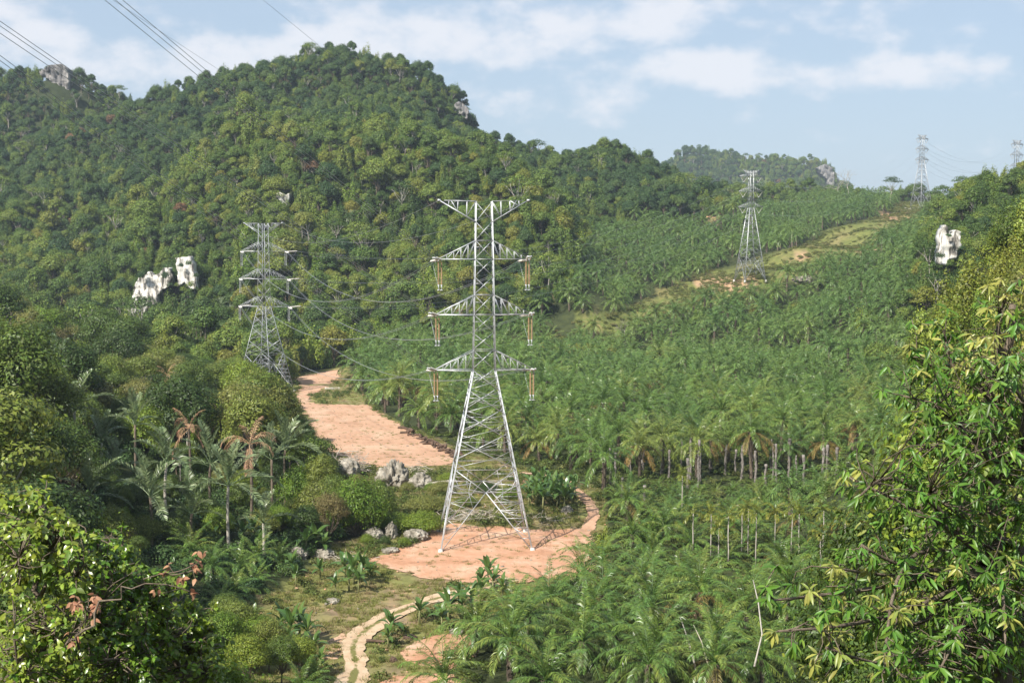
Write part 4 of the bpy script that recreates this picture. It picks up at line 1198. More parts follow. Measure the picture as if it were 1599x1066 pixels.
SUGAR += [(118, 725, 640, 10, .95, 'grey green palm left of the shaded hollow'), (212, 735, 662, 9, .9, 'palm rising behind the hollow of the wood'), (330, 805, 722, 11, 1.0, 'spreading palm just left of the withered palms'),
    (300, 855, 800, 9, .9, 'low palm above the front of the wood'), (140, 830, 772, 9, .9, 'palm in deep shade behind the lower left bushes'), (412, 868, 815, 8, .8, 'short palm at the foot of the withered palm')]
for (sx_, sy_) in [(q[0], q[1]) for q in SUGAR] + [(392, 828), (296, 760), (262, 650), (345, 735)]:
    g_ = G(sx_, sy_)
    d_ = (fy < g_[1] + 2.5) & (fy > g_[1] - 26) & (np.abs(fx - g_[0] * fy / g_[1]) < 4.2)
    fs = np.where(d_, np.minimum(fs, np.where(g_[1] - fy > 12, .45, .28)), fs)
fs2 = np.minimum(fs * np.where((fy < 430) & (fx < 0), 1.15, 1), limit_scale(fx, fy, fz, fk, fs * 1.15) * np.where(fx < 0, rng.uniform(.6, 1.0, len(fx)), 1))
k = fs2 > .28
fx, fy, fz, fpx, fpy, fk, fs = fx[k], fy[k], fz[k], fpx[k], fpy[k], fk[k], fs2[k]
n = len(fx)
frot = rng.uniform(0, 6.28, n)
vis = visible(fx, fy, fz + fs * fH[fk], .006)
size_px = fs * fR[fk] * F / fy * np.where(vis & (np.abs(fpx - 800) < 830), 1, 0)
order = np.argsort(-size_px)
first = order[:290]
rest = np.setdiff1d(np.arange(n), first)
rest = rest[vis[rest] | (rng.rand(len(rest)) < .35)]
ORD = 'first second third fourth fifth sixth seventh eighth ninth tenth eleventh twelfth thirteenth fourteenth fifteenth sixteenth seventeenth eighteenth nineteenth twentieth'.split()
def single_out(items):
    """items: (object, words, group, px, distance); look-alikes in one place are told apart by counting along them"""
    by = {}
    for it in items:
        by.setdefault(it[1], []).append(it)
    for words, lst in by.items():
        parts = [(words, lst)]
        if len(lst) > 10:
            med = float(np.median([q[4] for q in lst]))
            parts = [('nearer ' + words, [q for q in lst if q[4] <= med]), ('farther ' + words, [q for q in lst if q[4] > med])]
        for w_, l_ in parts:
            l_.sort(key=lambda q: q[3])
            for q, (o, _, g_, _, _) in enumerate(l_):
                o['label'] = w_ if len(l_) == 1 else f'{w_}, {ORD[q]} from left' if q < 20 else w_
                o['group'] = g_
def where_words(px, py, x, y):
    if x > 30 and y < 330:
        return ('low on' if py > 520 else 'high on') + ' the right creeper mound', 'trees on the right hand mound'
    if x > 30:
        return 'beside the streaked rock face' if px > 1380 else 'at the right end of the palms', 'trees on the right hand hill'
    if y < 430:
        g_ = 'trees of the valley wood'
        dp = 'front wood' if py > 760 else 'mid wood' if py > 640 else 'back wood'
        if px < 110: return 'at left edge, ' + dp, g_
        if px < 210: return 'under broad white face, ' + dp, g_
        if px < 330: return 'left of withered palms, ' + dp, g_
        if px < 420: return 'below half hidden pylon, ' + dp, g_
        return 'next to the red terrace' if py < 760 else 'next to the open grass', g_
    g_ = 'trees at the hill foot'
    for lim, w_ in ((120, 'under the rock pinnacle'), (200, 'left of the broad white face'), (310, 'by the white rock faces'), (390, 'just left of half hidden pylon'), (480, 'behind the half hidden pylon'), (640, 'right of the half hidden pylon'), (790, 'behind the central pylon'), (2000, 'on the slope above the palms')):
        if px < lim:
            return w_, g_
def size_word(s):
    return 'stunted' if s < .5 else 'small' if s < .75 else 'medium' if s < 1.0 else 'large' if s < 1.3 else 'huge'
items = []
for i in first:
    w_, g_ = where_words(fpx[i], fpy[i], fx[i], fy[i])
    lb = f"{size_word(fs[i])} {KIND[fk[i]]['words']} tree {w_}"
    o = tree(int(fk[i]), fx[i], fy[i], fz[i], frot[i], fs[i], lb, g_)
    items.append((o, lb, g_, fpx[i], fy[i]))
single_out(items)
scatter('hill_forest', [q['whole'] for q in KIND], np.column_stack([fx, fy, fz])[rest], fk[rest], frot[rest], fs[rest], 'dense rainforest canopy covering the hills', 'forest')
# low growth between the trunks
UB = [scrub_bush(200 + q, 2.2, 2.4, .36, 700).mesh('bush', [M['forest_shade_tone']]) for q in range(3)]  # darker leaf colour puts shade into the gaps between the trees
ux, uy = jgrid(-330, 330, 125, 760, 4.6, rng); kk = in_view(ux, uy, 23.5); ux, uy = ux[kk], uy[kk]
uz = height(ux, uy); kk = (region(ux, uy, uz) == 0) & (uz < 75) & visible(ux, uy, uz + 3, .01) & ~((ux > 14) & (ux < 46) & (uy < 300)); ux, uy, uz = ux[kk], uy[kk], uz[kk]
upx, upy = proj(ux, uy, uz)
kk = np.ones(len(ux), bool)
for (cx, cy, w, h, px, py, wp, hp, D) in CLIFFS:
    kk &= ~((np.abs(upx - px) < wp * .5) & (upy > py - hp * .5) & (upy < py + hp * .8) & (uy > D - 75) & (uy < D + 8))
ux, uy, uz = ux[kk], uy[kk], uz[kk]
scatter('forest_undergrowth', UB, np.column_stack([ux, uy, uz]), rng.randint(0, 3, len(ux)), rng.uniform(0, 6.28, len(ux)), rng.uniform(.5, 1.2, len(ux)), 'low leafy growth on the forest floor', 'undergrowth')

# ---------------------------------------------------------------- oil palms
FRONDS = [[frond(300 + c * 3 + v, **OIL[c]) for v in range(2)] for c in range(8)]
FR_MESH = [[f.mesh('frond', [M['oilpalm']]) for f in row] for row in FRONDS]
FAR_FR = [frond(340 + c, n=17, w=.19, leaflet=.95, segs=6, **OIL[c]) for c in range(8)]
YEL_MESH = [row[0].mesh('frond', [M['yellowfrond']]) if c >= 6 else None for c, row in enumerate(FRONDS)]
def joined_crown(seed, n, src, yel=None, z=0.0):
    a = Acc()
    for (c, rz, ti, sc) in crown_layout(seed, n):
        f = src[c]; f = f[(seed + len(a.V)) % 2] if isinstance(f, list) else f
        merge(a, f, rz, ti, sc, (0, 0, z), 1 if yel and c >= 6 else 0)
    return a
CROWN_MESH = [joined_crown(360 + q, 28, FRONDS, None).mesh('crown', [M['oilpalm']]) for q in range(4)]
YCROWN_MESH = [joined_crown(366 + q, 28, FRONDS, True).mesh('crown', [M['oilpalm'], M['yellowfrond']]) for q in range(2)]
TRUNKS = {h: palm_trunk(370 + h, h).mesh('trunk', [M['palm_bark']], True) for h in (1, 2, 3, 4, 5, 6, 7, 8)}
def far_palm(seed, h):
    a = Acc(); merge(a, joined_crown(seed, 26, FAR_FR, None), loc=(0, 0, h), mat=0); merge(a, palm_trunk(seed, h, .3, False), mat=1)
    return a.mesh('oil_palm', [M['oilpalm_far'], M['palm_bark']])
FARP = [far_palm(380 + q, h) for q, h in enumerate((3.0, 4.5, 6.5, 4.0))] + [far_palm(386, 1.0)]
pxs, pys = jgrid(-90, 420, 126, 1075, 8.9, rng, .24)
kk = in_view(pxs, pys, 23.5); pxs, pys = pxs[kk], pys[kk]
pz = height(pxs, pys); preg = region(pxs, pys, pz); ppx, ppy = proj(pxs, pys, pz)
kk = (preg == 1) & (rng.rand(len(pxs)) < .925)
young = (pys > 232) & (pys < 262) & (ppx > 955) & (ppx < 1420)
kk &= ~young
kk &= ~((np.hypot(pxs - t3[0], pys - t3[1]) < 14))
pxs, pys, pz, ppx, ppy = pxs[kk], pys[kk], pz[kk], ppx[kk], ppy[kk]
# short young palms planted in the gap
yx, yy = jgrid(8, 90, 234, 262, 5.0, rng, .3); yz = height(yx, yy); ypx, ypy = proj(yx, yy, yz)
kk = (region(yx, yy, yz) == 1) & (ypx > 955) & (ypx < 1420); yx, yy, yz = yx[kk], yy[kk], yz[kk]
ph = np.where(pys < 232, rng.choice([2, 3, 3, 4], len(pxs)), rng.choice([4, 5, 5, 6, 7], len(pxs)))
ph = np.where((pys > 262) & (rng.rand(len(pxs)) < .16), np.minimum(8, ph + rng.choice([2, 3], len(pxs))), ph)
inner = (pys > 176) & (pys < 232) & (ppx > 985)
ph = np.where(inner, rng.choice([1, 1, 2], len(pxs)), ph)
ph = np.where((pys > 262) & (pys < 285), np.maximum(ph, 6), ph)
ph = np.where((pys > 420), rng.choice([3, 4, 5], len(pxs)), ph)
psc = np.where(pys < 232, rng.uniform(.85, 1.08, len(pxs)), rng.uniform(.9, 1.25, len(pxs)))
psc = np.where(inner, psc * .84, psc)
pvis = visible(pxs, pys, pz + ph + 4, .004) & (np.abs(ppx - 800) < 850)
ordp = np.argsort(np.where(pvis, pys, 1e6))
NIND = 240
singles, masses = ordp[:NIND], ordp[NIND:]
def palm_words(px, py, h, y, x):
    if y < 185: z_ = 'lowest rows'
    elif y < 232: z_ = 'low rows'
    elif y < 290: z_ = 'tall row'
    else: z_ = 'middle rows'
    if px < 730 and y > 285:
        return 'edging the red terrace'
    for lim, w_ in ((760, 'left of central pylon'), (860, 'behind central pylon'), (960, 'by plantation path'), (1060, 'beyond the path'), (1120, 'left under slope pylon'), (1220, 'straight under slope pylon'), (1320, 'right under slope pylon'), (2000, 'beside foreground tree')):
        if px < lim:
            return z_ + ' ' + w_
def make_palm(x, y, z, h, sc, rz, seed, detailed, label, group, yel=False):
    t = thing('oil_palm', label, 'palm tree', (x, y, z), rz, group, sc)
    obj('trunk', TRUNKS[int(h)], t)
    if detailed:
        for q, (c, r_, ti, s) in enumerate(crown_layout(seed, 28)):
            obj('frond', YEL_MESH[c] if yel and c >= 6 else FR_MESH[c][q % 2], t, (0, 0, h), (0, -ti, r_), s)
    else:
        obj('crown', (YCROWN_MESH if yel else CROWN_MESH)[seed % len(YCROWN_MESH if yel else CROWN_MESH)], t, (0, 0, h))
    return t
items = []
for q, i in enumerate(singles):
    det = q < 62
    hw_ = 'squat' if ph[i] <= 3 else 'mid height' if ph[i] <= 5 else 'tall'
    z_ = palm_words(ppx[i], ppy[i], ph[i], pys[i], pxs[i])
    yel = rng.rand() < .22
    o = make_palm(pxs[i], pys[i], pz[i], ph[i], psc[i], rng.uniform(0, 6.28), int(rng.randint(1e6)), det, '', 'oil palms of the plantation', yel)
    items.append((o, f"{hw_} {'yellowing' if yel else 'green'} oil palm, {z_}", 'oil palms of the plantation', ppx[i], pys[i]))
single_out(items)
for q, (x, y, z) in enumerate(zip(yx, yy, yz)):
    if q < 60:
        t = thing('oil_palm', 'young oil palm among the bare dead trunks', 'palm tree', (x, y, z), rng.uniform(0, 6.28), 'young oil palms in the gap', rng.uniform(.34, .5))
        obj('trunk', TRUNKS[1], t); obj('crown', CROWN_MESH[q % 4], t, (0, 0, .6))
mm_ = np.concatenate([np.column_stack([pxs, pys, pz])[masses], np.column_stack([yx, yy, yz])[60:]])
mv = np.concatenate([rng.randint(0, 4, len(masses)), np.full(len(yx[60:]), 4)])
scatter('oil_palm_plantation', FARP, mm_, mv, rng.uniform(0, 6.28, len(mm_)), np.concatenate([psc[masses] * rng.uniform(.9, 1.15, len(masses)), np.full(len(yx[60:]), .45)]), 'rows upon rows of oil palms filling the valley and slope', 'plantation')
PF = [scrub_bush(210 + q, 1.3, 1.1, .35, 180).mesh('fern', [M['scrub']]) for q in range(3)]
ux, uy = jgrid(-60, 150, 130, 330, 3.0, rng); uz = height(ux, uy); kk = (region(ux, uy, uz) == 1) & in_view(ux, uy, 23); ux, uy, uz = ux[kk], uy[kk], uz[kk]
scatter('plantation_undergrowth', PF, np.column_stack([ux, uy, uz]), rng.randint(0, 3, len(ux)), rng.uniform(0, 6.28, len(ux)), rng.uniform(.5, 1.3, len(ux)), 'ferns and weeds between the oil palms', 'undergrowth')
# scrub on the cleared wayleave
WF = [scrub_bush(220 + q, 1.5, 1.2, .45, 160).mesh('scrub', [M['cleared_scrub']]) for q in range(3)]
ux, uy = jgrid(-20, 420, 440, 1080, 2.7, rng); uz = height(ux, uy); kk = (region(ux, uy, uz) == 2); ux, uy, uz = ux[kk], uy[kk], uz[kk]
nz = wave_noise(np.column_stack([ux, uy]), 40, 91, 3)
kk = nz + rng.uniform(-.5, .5, len(ux)) > -.35; ux, uy, uz = ux[kk], uy[kk], uz[kk]
scatter('wayleave_scrub', WF, np.column_stack([ux, uy, uz]), rng.randint(0, 3, len(ux)), rng.uniform(0, 6.28, len(ux)), rng.uniform(.4, 1.3, len(ux)), 'low yellowish scrub regrowing along the cleared strip', 'scrub')

# ---------------------------------------------------------------- grass and weeds on the open ground
def tuft(seed, nb, h, spread):
    rng = hash_rng(seed); a = Acc()
    an = rng.uniform(0, 6.28, nb); r = rng.uniform(0, spread, nb)
    base = np.stack([np.cos(an) * r, np.sin(an) * r, np.zeros(nb) - .03], 1)
    d = np.stack([np.cos(an) * .5, np.sin(an) * .5, np.ones(nb)], 1) + rng.normal(size=(nb, 3)) * .3
    d = unit(d); L = (h * rng.uniform(.5, 1.2, nb))[:, None]
    s = unit(np.cross(d, rng.normal(size=(nb, 3)))) * .035
    V = np.stack([base - s, base + s, base + d * L + [0, 0, -.1 * h]], 1).reshape(-1, 3)
    a.add(V, np.arange(3 * nb).reshape(nb, 3))
    return a.mesh('grass_tuft', [M['grass']])
TUFT = [tuft(400, 46, .32, .55), tuft(401, 40, .5, .45), tuft(402, 34, .22, .6)]
gx, gy = jgrid(-75, 22, 132, 480, .82, rng); kk = in_view(gx, gy, 23); gx, gy = gx[kk], gy[kk]
kk = (rng.rand(len(gx)) < np.clip(230 / gy, .2, 1) ** 2); gx, gy = gx[kk], gy[kk]
gz = height(gx, gy); gpx, gpy = proj(gx, gy, gz)
kk = (region(gx, gy, gz) == 3)
TRACK_LINE = smooth_line([(520,1110),(545,1075),(556,1040),(551,1012),(563,992),(598,968),(640,949),(680,936),(722,926),(770,912),(800,905)], 90)
PATH_LINE = smooth_line([(905,838),(926,806),(914,780),(886,755),(850,743),(812,739)], 60)
def dist_line(x, y, Ln):
    return np.sqrt(((x[:, None] - Ln[None, :, 0]) ** 2 + (y[:, None] - Ln[None, :, 1]) ** 2).min(1))
bare = in_poly(gpx, gpy, STRIP_PX) | in_poly(gpx, gpy, PAD_PX) | in_poly(gpx, gpy, [(640,1005),(690,990),(738,992),(742,1030),(700,1046),(640,1036),(622,1022)]) | in_poly(gpx, gpy, [(575,1072),(610,1056),(690,1051),(745,1060),(745,1095),(560,1095)])
dt = dist_line(gx, gy, TRACK_LINE)
bare |= ((dt < 1.0 + .5 * rng.rand(len(gx))) & (dt > .35)) | (dist_line(gx, gy, PATH_LINE) < .7 + .5 * rng.rand(len(gx)))
patchy = wave_noise(np.column_stack([gx, gy]), 9, 61, 4)
weeds = wave_noise(np.column_stack([gx, gy]), 6, 62, 4)
rows = np.abs(((gy - 290) / 34) % 1 - .5) > .475                 # grassy ledges across the terrace
kk &= np.where(bare, (rng.rand(len(gx)) < np.where(weeds > .13, .6, .006)) | (rows & in_poly(gpx, gpy, STRIP_PX) & (rng.rand(len(gx)) < .7)), patchy + rng.uniform(-.4, .4, len(gx)) > -.28)
gx, gy, gz, bare = gx[kk], gy[kk], gz[kk], bare[kk]
scatter('rough_grass', TUFT, np.column_stack([gx, gy, gz + .05]), rng.randint(0, 3, len(gx)), rng.uniform(0, 6.28, len(gx)), rng.uniform(.6, 1.5, len(gx)) * np.where(bare, .7, 1), 'rough patchy grass beside the dirt track and pylon pad', 'grass')
STONE = []
for q in range(3):
    V_, F_ = blob(405 + q, (.16, .13, .09), .3, 1, 1.2); STONE.append(Acc().add(V_, F_).mesh('stone', [M['soil'] if q == 0 else M['soil_pale'] if q == 1 else M['rock']]))
sx_, sy_ = jgrid(-70, 22, 132, 420, 1.5, rng, .7); kk = in_view(sx_, sy_, 23); sx_, sy_ = sx_[kk], sy_[kk]; sz_ = height(sx_, sy_); spx_, spy_ = proj(sx_, sy_, sz_)
kk = (region(sx_, sy_, sz_) == 3) & (rng.rand(len(sx_)) < .4); sx_, sy_, sz_ = sx_[kk], sy_[kk], sz_[kk]
scatter('loose_stones', STONE, np.column_stack([sx_, sy_, sz_ + .12]), rng.randint(0, 3, len(sx_)), rng.uniform(0, 6.28, len(sx_)), np.exp(rng.normal(-.45, .45, len(sx_))), 'loose stones and clods strewn over the bare earth', 'stones')
WEED = [scrub_bush(410 + q, .9, .8, .22, 150).mesh('weed', [M['scrub']]) for q in range(3)]
wx, wy = jgrid(-75, 22, 132, 480, 2.2, rng); kk = in_view(wx, wy, 23); wx, wy = wx[kk], wy[kk]; wz = height(wx, wy); wpx, wpy = proj(wx, wy, wz)
kk = (region(wx, wy, wz) == 3) & ~in_poly(wpx, wpy, STRIP_PX) & ~in_poly(wpx, wpy, PAD_PX) & (dist_line(wx, wy, TRACK_LINE) > 2.6) & (dist_line(wx, wy, PATH_LINE) > 2.2) & ~in_poly(wpx, wpy, [(640,1005),(690,990),(738,992),(742,1030),(700,1046),(640,1036),(622,1022)])
cover = wave_noise(np.column_stack([wx, wy]), 16, 63, 3) + np.where((wpy > 735) & (wpy < 870) & (wpx < 700), .9, 0) + np.where((wpx > 690) & (wpy < 830) & (wpy > 735), .5, 0)
kk &= cover > .28
wx, wy, wz = wx[kk], wy[kk], wz[kk]
scatter('roadside_weeds', WEED, np.column_stack([wx, wy, wz]), rng.randint(0, 3, len(wx)), rng.uniform(0, 6.28, len(wx)), rng.uniform(.5, 1.6, len(wx)), 'low leafy weeds scattered over the open ground', 'weeds')

# ---------------------------------------------------------------- limestone outcrops and the creeper mound between terrace and pad
def rock(px, py, w, h, d, seed, label, mat=None, rough=.42):
    x, y, z = G(px, py); s = y / F
    w, h = w * .8, h * .8
    V, Fa = blob(seed, (w * s / 2, d, h * s / 2), rough * .85, 5, 1.25)
    o = obj('limestone_boulder', Acc().add(V, Fa).mesh('limestone_boulder', [mat or M['rock']]), None, (x, y, z + h * s * .12))
    tag(o, label, 'rock', 'limestone boulders')
rock(541, 745, 60, 62, 2.6, 51, 'pale root-tangled rock outcrop at the near left corner of the red terrace')
rock(612, 757, 66, 74, 2.6, 52, 'grey split rock outcrop at the near edge of the terrace, right of the tangled one', rough=.6)
rock(655, 760, 46, 46, 2.2, 53, 'low grey rock with dead stalks just right of the split outcrop')
rock(583, 842, 46, 40, 1.8, 54, 'upright grey rock showing through the creeper mound above the pad')
rock(611, 838, 26, 46, 1.5, 55, 'grey rock to the right of the upright one under the creeper mound')
rock(648, 843, 52, 38, 1.8, 56, 'knobbly pale rock at the left rim of the pylon pad')
rock(610, 862, 36, 18, 1.2, 57, 'flat boulder lying on the red pad edge')
rock(520, 940, 30, 14, 1.0, 58, 'broken pale stones in the grass below the banana clump')
rock(614, 1032, 16, 16, .6, 59, 'round brown boulder left of the earth patch', M['log'])
rock(712, 988, 30, 14, .8, 60, 'small stones beside the bananas at the earth patch')
rock(640, 996, 30, 12, .8, 61, 'dark rubble on the upper rim of the earth patch', M['log'])
rock(262, 770, 70, 30, 2.2, 63, 'pale broken slope stones under the dark palms of the valley wood')
rock(885, 800, 26, 22, 1.2, 64, 'grey stones at the right end of the banana thicket')
rock(465, 870, 40, 34, 1.6, 65, 'dark rock in the shade left of the grass')
rock(505, 868, 46, 24, 1.4, 66, 'pale stones at the wood edge above the grass')
rock(1258, 440, 60, 22, 4, 67, 'pale stones among the palms up the right slope')
def brush(px, py, w, n, seed, label, mat, hh=1.6, ln=2.6, r=.05):
    x, y, z = G(px, py); rng = hash_rng(seed); a = Acc()
    for k in range(n):
        p = np.array([rng.normal() * w * .4, rng.normal() * w * .3, abs(rng.normal()) * hh * .45])
        d = unit(np.array([rng.normal(), rng.normal() * .6, rng.normal() * .35])); L = ln * rng.uniform(.4, 1.2)
        limb(a, p - d * L / 2, p + d * L / 2, r * rng.uniform(.6, 1.6), r * .4, rng, .10, 4, 4)
    o = obj('brush_pile', a.mesh('brush_pile', [mat]), None, (x, y, z)); tag(o, label, 'brush pile')
brush(545, 738, 4.4, 150, 71, 'bleached tangle of roots and branches by the red terrace', M['deadwood'], 3.6, 2.6, .06)
brush(655, 742, 4.0, 46, 72, 'grey dead stalks standing right of the split rock', M['deadwood'], 2.2, 2.2)
brush(742, 808, 6.5, 130, 73, 'heap of bleached cut branches behind the pylon legs', M['deadwood'], 1.1, 3.0)
brush(850, 812, 5, 60, 74, 'dry grey twigs in front of the banana thicket', M['deadwood'], .6, 2.0, .03)
brush(520, 872, 5, 46, 75, 'scattered dead sticks at the wood edge above the grass', M['deadwood'], .5, 2.2, .035)
def fallen(px, py, L, r, rz, label, mat, tilt=.03, lift=.3):
    x, y, z = G(px, py); rng = hash_rng(int(px)); a = Acc()
    limb(a, (-L / 2, 0, 0), (L / 2, 0, 0), r, r * .8, rng, .03, 7, 8)
    o = obj('fallen_trunk', a.mesh('fallen_trunk', [mat], True), None, (x, y, z + lift), (0, tilt, rz)); tag(o, label, 'log')
fallen(690, 762, 6, .3, .25, 'thick pale fallen trunk behind the left pylon leg', M['deadwood'], -.06, .9)
fallen(590, 1005, 2.6, .18, -.2, 'short log lying beside the track bend', M['log'])
# felled palm logs heaped along the terrace
rl = hash_rng(81)
LOGM = []
for q in range(5):
    a = Acc(); limb(a, (-1.1, 0, 0), (1.1, 0, 0), .3, .26, hash_rng(500 + q), .05, 6, 8); V = a.V[0]; V += rl.normal(size=V.shape) * .035
    LOGM.append(a.mesh('palm_log', [M['log']]))
for q in range(46):
    t = rl.rand(); px = 634 + 84 * t + rl.normal() * 3; py = 671 + 43 * t + rl.normal() * 2.0 + 4
    x, y, z = G(px, py)
    o = obj('palm_log', LOGM[q % 5], None, (x, y, z + rl.uniform(.15, 1.0)), (rl.uniform(-.3, .3), rl.uniform(-.35, .35), rl.uniform(0, 3.1)), rl.uniform(.7, 1.35))
    tag(o, 'dark felled palm log in heap beside the terrace', 'log', 'palm logs heaped beside the terrace')

# ---------------------------------------------------------------- creeper covered bushes in the middle
def put(k, px, py, sc, label, group, zs=1.0, cat='bush', name='creeper_bush', rz=None):
    x, y, z = G(px, py)
    return tree(k, x, y, z, px * .7 if rz is None else rz, sc, label, group, cat, name, zs)
gb = 'bushes between the terrace and the pylon pad'
for q, (px, py, sc, zs, kd, lb) in enumerate([
        (505, 822, 1.1, 1.25, 'thicket', 'large creeper covered bush above the bananas, leftmost of the mound'), (556, 836, 1.1, 1.4, 'thicket2', 'biggest round creeper bush of the mound left of the pylon pad'),
        (585, 812, .9, 1.3, 'thicket', 'creeper bush on the mound below the split rock'), (618, 828, .7, .7, 'thicket2', 'small bush wedged between grey rocks above the pad'),
        (662, 832, .8, .75, 'thicket2', 'bush beside the left pylon leg, on the pad rim'), (668, 800, .75, .7, 'thicket', 'bush behind the left pylon leg'),
        (470, 800, .95, 1.4, 'thicket2', 'creeper bush at the wood edge left of the mound'), (690, 772, .65, .7, 'thicket', 'bush left of the fallen pale trunk'),
        (700, 752, .5, .6, 'thicket2', 'little bush at the terrace end behind the pylon'), (760, 770, .6, .6, 'thicket', 'bush seen through the pylon legs'), (795, 778, .55, .6, 'thicket2', 'bush seen behind the right pylon leg'),
        (730, 790, .5, .6, 'thicket', 'low bush behind the crossing bars of the pylon'), (530, 770, .45, .7, 'thicket2', 'tuft of creeper under the tangled rock'), (575, 775, .5, .7, 'thicket', 'creeper bush between the two rock outcrops')]):
    put(NEARX[kd], px, py, sc, lb, gb, zs)
for q, (px, py, sc, zs, kd) in enumerate([(573, 850, .26, 1.1, 'thicket2'), (600, 852, .22, 1.3, 'thicket'), (632, 853, .24, 1.0, 'thicket2'), (560, 758, .34, 1.2, 'thicket'), (592, 762, .26, 1.1, 'thicket2'), (636, 768, .34, 1.0, 'thicket'), (672, 768, .3, 1.0, 'thicket2'), (522, 756, .36, 1.1, 'thicket2')]):
    put(NEARX[kd], px, py, sc, 'low creeper tangle against the grey rocks', 'creeper tangles at the rocks', zs)
for q, (px, py, sc, zs, kd) in enumerate([(198, 800, .8, 1.1, 'thicket'), (248, 800, .7, 1.3, 'thicket'), (312, 815, .7, 1.2, 'thicket'), (150, 770, .8, 1.3, 'thicket'), (342, 838, .6, 1.2, 'thicket2'), (280, 845, .6, 1.1, 'thicket'), (225, 850, .6, 1.2, 'thicket'), (410, 840, .6, 1.3, 'thicket'), (120, 760, .8, 1.2, 'thicket'), (375, 800, .6, 1.5, 'thicket'), (430, 830, .6, 1.2, 'thicket2'), (175, 850, .8, 1.2, 'thicket')]):
    put(NEARX[kd], px, py, sc, 'dark thicket among the grey green palms', 'thickets among the palms', zs)

# ---------------------------------------------------------------- bananas
def paddle(seed, L, w, e0, bend):
    rng = hash_rng(seed); n = 9; t = np.linspace(0, 1, n); el = np.radians(e0 - bend * t ** 1.3)
    x = np.concatenate([[0], np.cumsum(np.cos(el))[:-1]]) * L / (n - 1); z = np.concatenate([[0], np.cumsum(np.sin(el))[:-1]]) * L / (n - 1)
    hw = w * np.sin(PI * np.clip((t - .16) / .84, 0, 1) ** .75) ** .6; hw[0] = hw[1] = .03; hw[-1] = .02
    a = Acc(); V, Fq = [], []
    for s in (-1, 1):
        c = np.stack([x, 0 * x, z], 1); e = np.stack([x, s * hw, z + hw * .28 - .05 * rng.rand(n)], 1)
        V += [c, e]
    V = np.concatenate(V)
    for s in range(2):
        b = s * 2 * n; i = np.arange(n - 1)
        Fq.append(np.stack([b + i, b + i + 1, b + n + i + 1, b + n + i], 1))
    a.add(V, Fq)
    a.add(*tube(np.stack([x, 0 * x, z - .02], 1), np.linspace(.05, .012, n), 3, False))
    return a.mesh('leaf', [M['banana']])
BLEAF = [paddle(420, 2.2, .30, 82, 40), paddle(421, 2.3, .34, 70, 80), paddle(422, 2.3, .34, 58, 100), paddle(423, 2.1, .32, 40, 110), paddle(424, 1.9, .28, 25, 105)]
_a = Acc(); _a.add(*tube([(0, 0, -.3), (.02, 0, .8), (0, .03, 1.7)], [.15, .12, .07], 7)); BSTEM = _a.mesh('stem', [mat_noise('banana_stem', [(.3, (.12, .14, .05)), (.7, (.24, .22, .10))], 3, .6)], True)
rb = hash_rng(90)
def banana(px, py, sc, label, group, nl=8):
    x, y, z = G(px, py)
    t = thing('banana_plant', label, 'banana plant', (x, y, z), rb.uniform(0, 6.28), group, sc)
    obj('stem', BSTEM, t)
    for q in range(nl):
        obj('leaf', BLEAF[min(4, int(q / nl * 5))], t, (0, 0, 1.6), (rb.uniform(-.15, .15), rb.uniform(-.1, .1), q * 2.4 + rb.uniform(-.3, .3)), rb.uniform(.85, 1.1))
for g_, lst in (('banana clump in the grass below the pylon pad', [(538, 905, 1.1), (552, 912, 1.2), (566, 908, 1.2), (577, 914, 1.0), (545, 922, .9), (560, 925, 1.0), (524, 928, .8)]),
                ('bananas round the track bend', [(610, 1000, 1.1), (606, 1012, .8), (655, 975, 1.0), (690, 985, 1.0), (700, 972, 1.2), (722, 968, 1.1), (738, 958, 1.2), (750, 945, 1.1), (716, 946, .9), (770, 930, 1.2), (752, 926, 1.0), (762, 916, 1.2), (785, 940, 1.0)]),
                ('banana thicket behind the pylon pad', [(826 + 11 * (q % 7) + 3 * (q // 7), 790 - 9 * (q // 7) + (q % 3) * 3, 1.15 + .2 * ((q * 7) % 3) / 3) for q in range(24)]),
                ('bananas at the wood edge', [(478, 868, 1.25), (492, 862, 1.25), (505, 868, 1.0), (455, 900, 1.0), (462, 915, .9), (500, 905, .8), (380, 855, 1.2), (395, 850, 1.2), (405, 862, 1.0), (345, 842, 1.0)]),
                ('bananas in the lower left garden', [(440, 1000, 1.2), (455, 1008, 1.25), (468, 1002, 1.2), (480, 1012, 1.2), (448, 1022, 1.0), (432, 1016, 1.0), (395, 982, .8), (490, 1030, .9), (500, 1045, .7), (462, 1035, .9)])):
    for q, (px, py, sc) in enumerate(lst):
        banana(px, py, sc, 'banana plant ' + {'banana clump in the grass below the pylon pad': 'of the clump below the pylon pad', 'bananas round the track bend': 'beside the track bend', 'banana thicket behind the pylon pad': 'of the thicket behind the pylon', 'bananas at the wood edge': 'at the wood edge', 'bananas in the lower left garden': 'in the lower left garden'}[g_], g_)

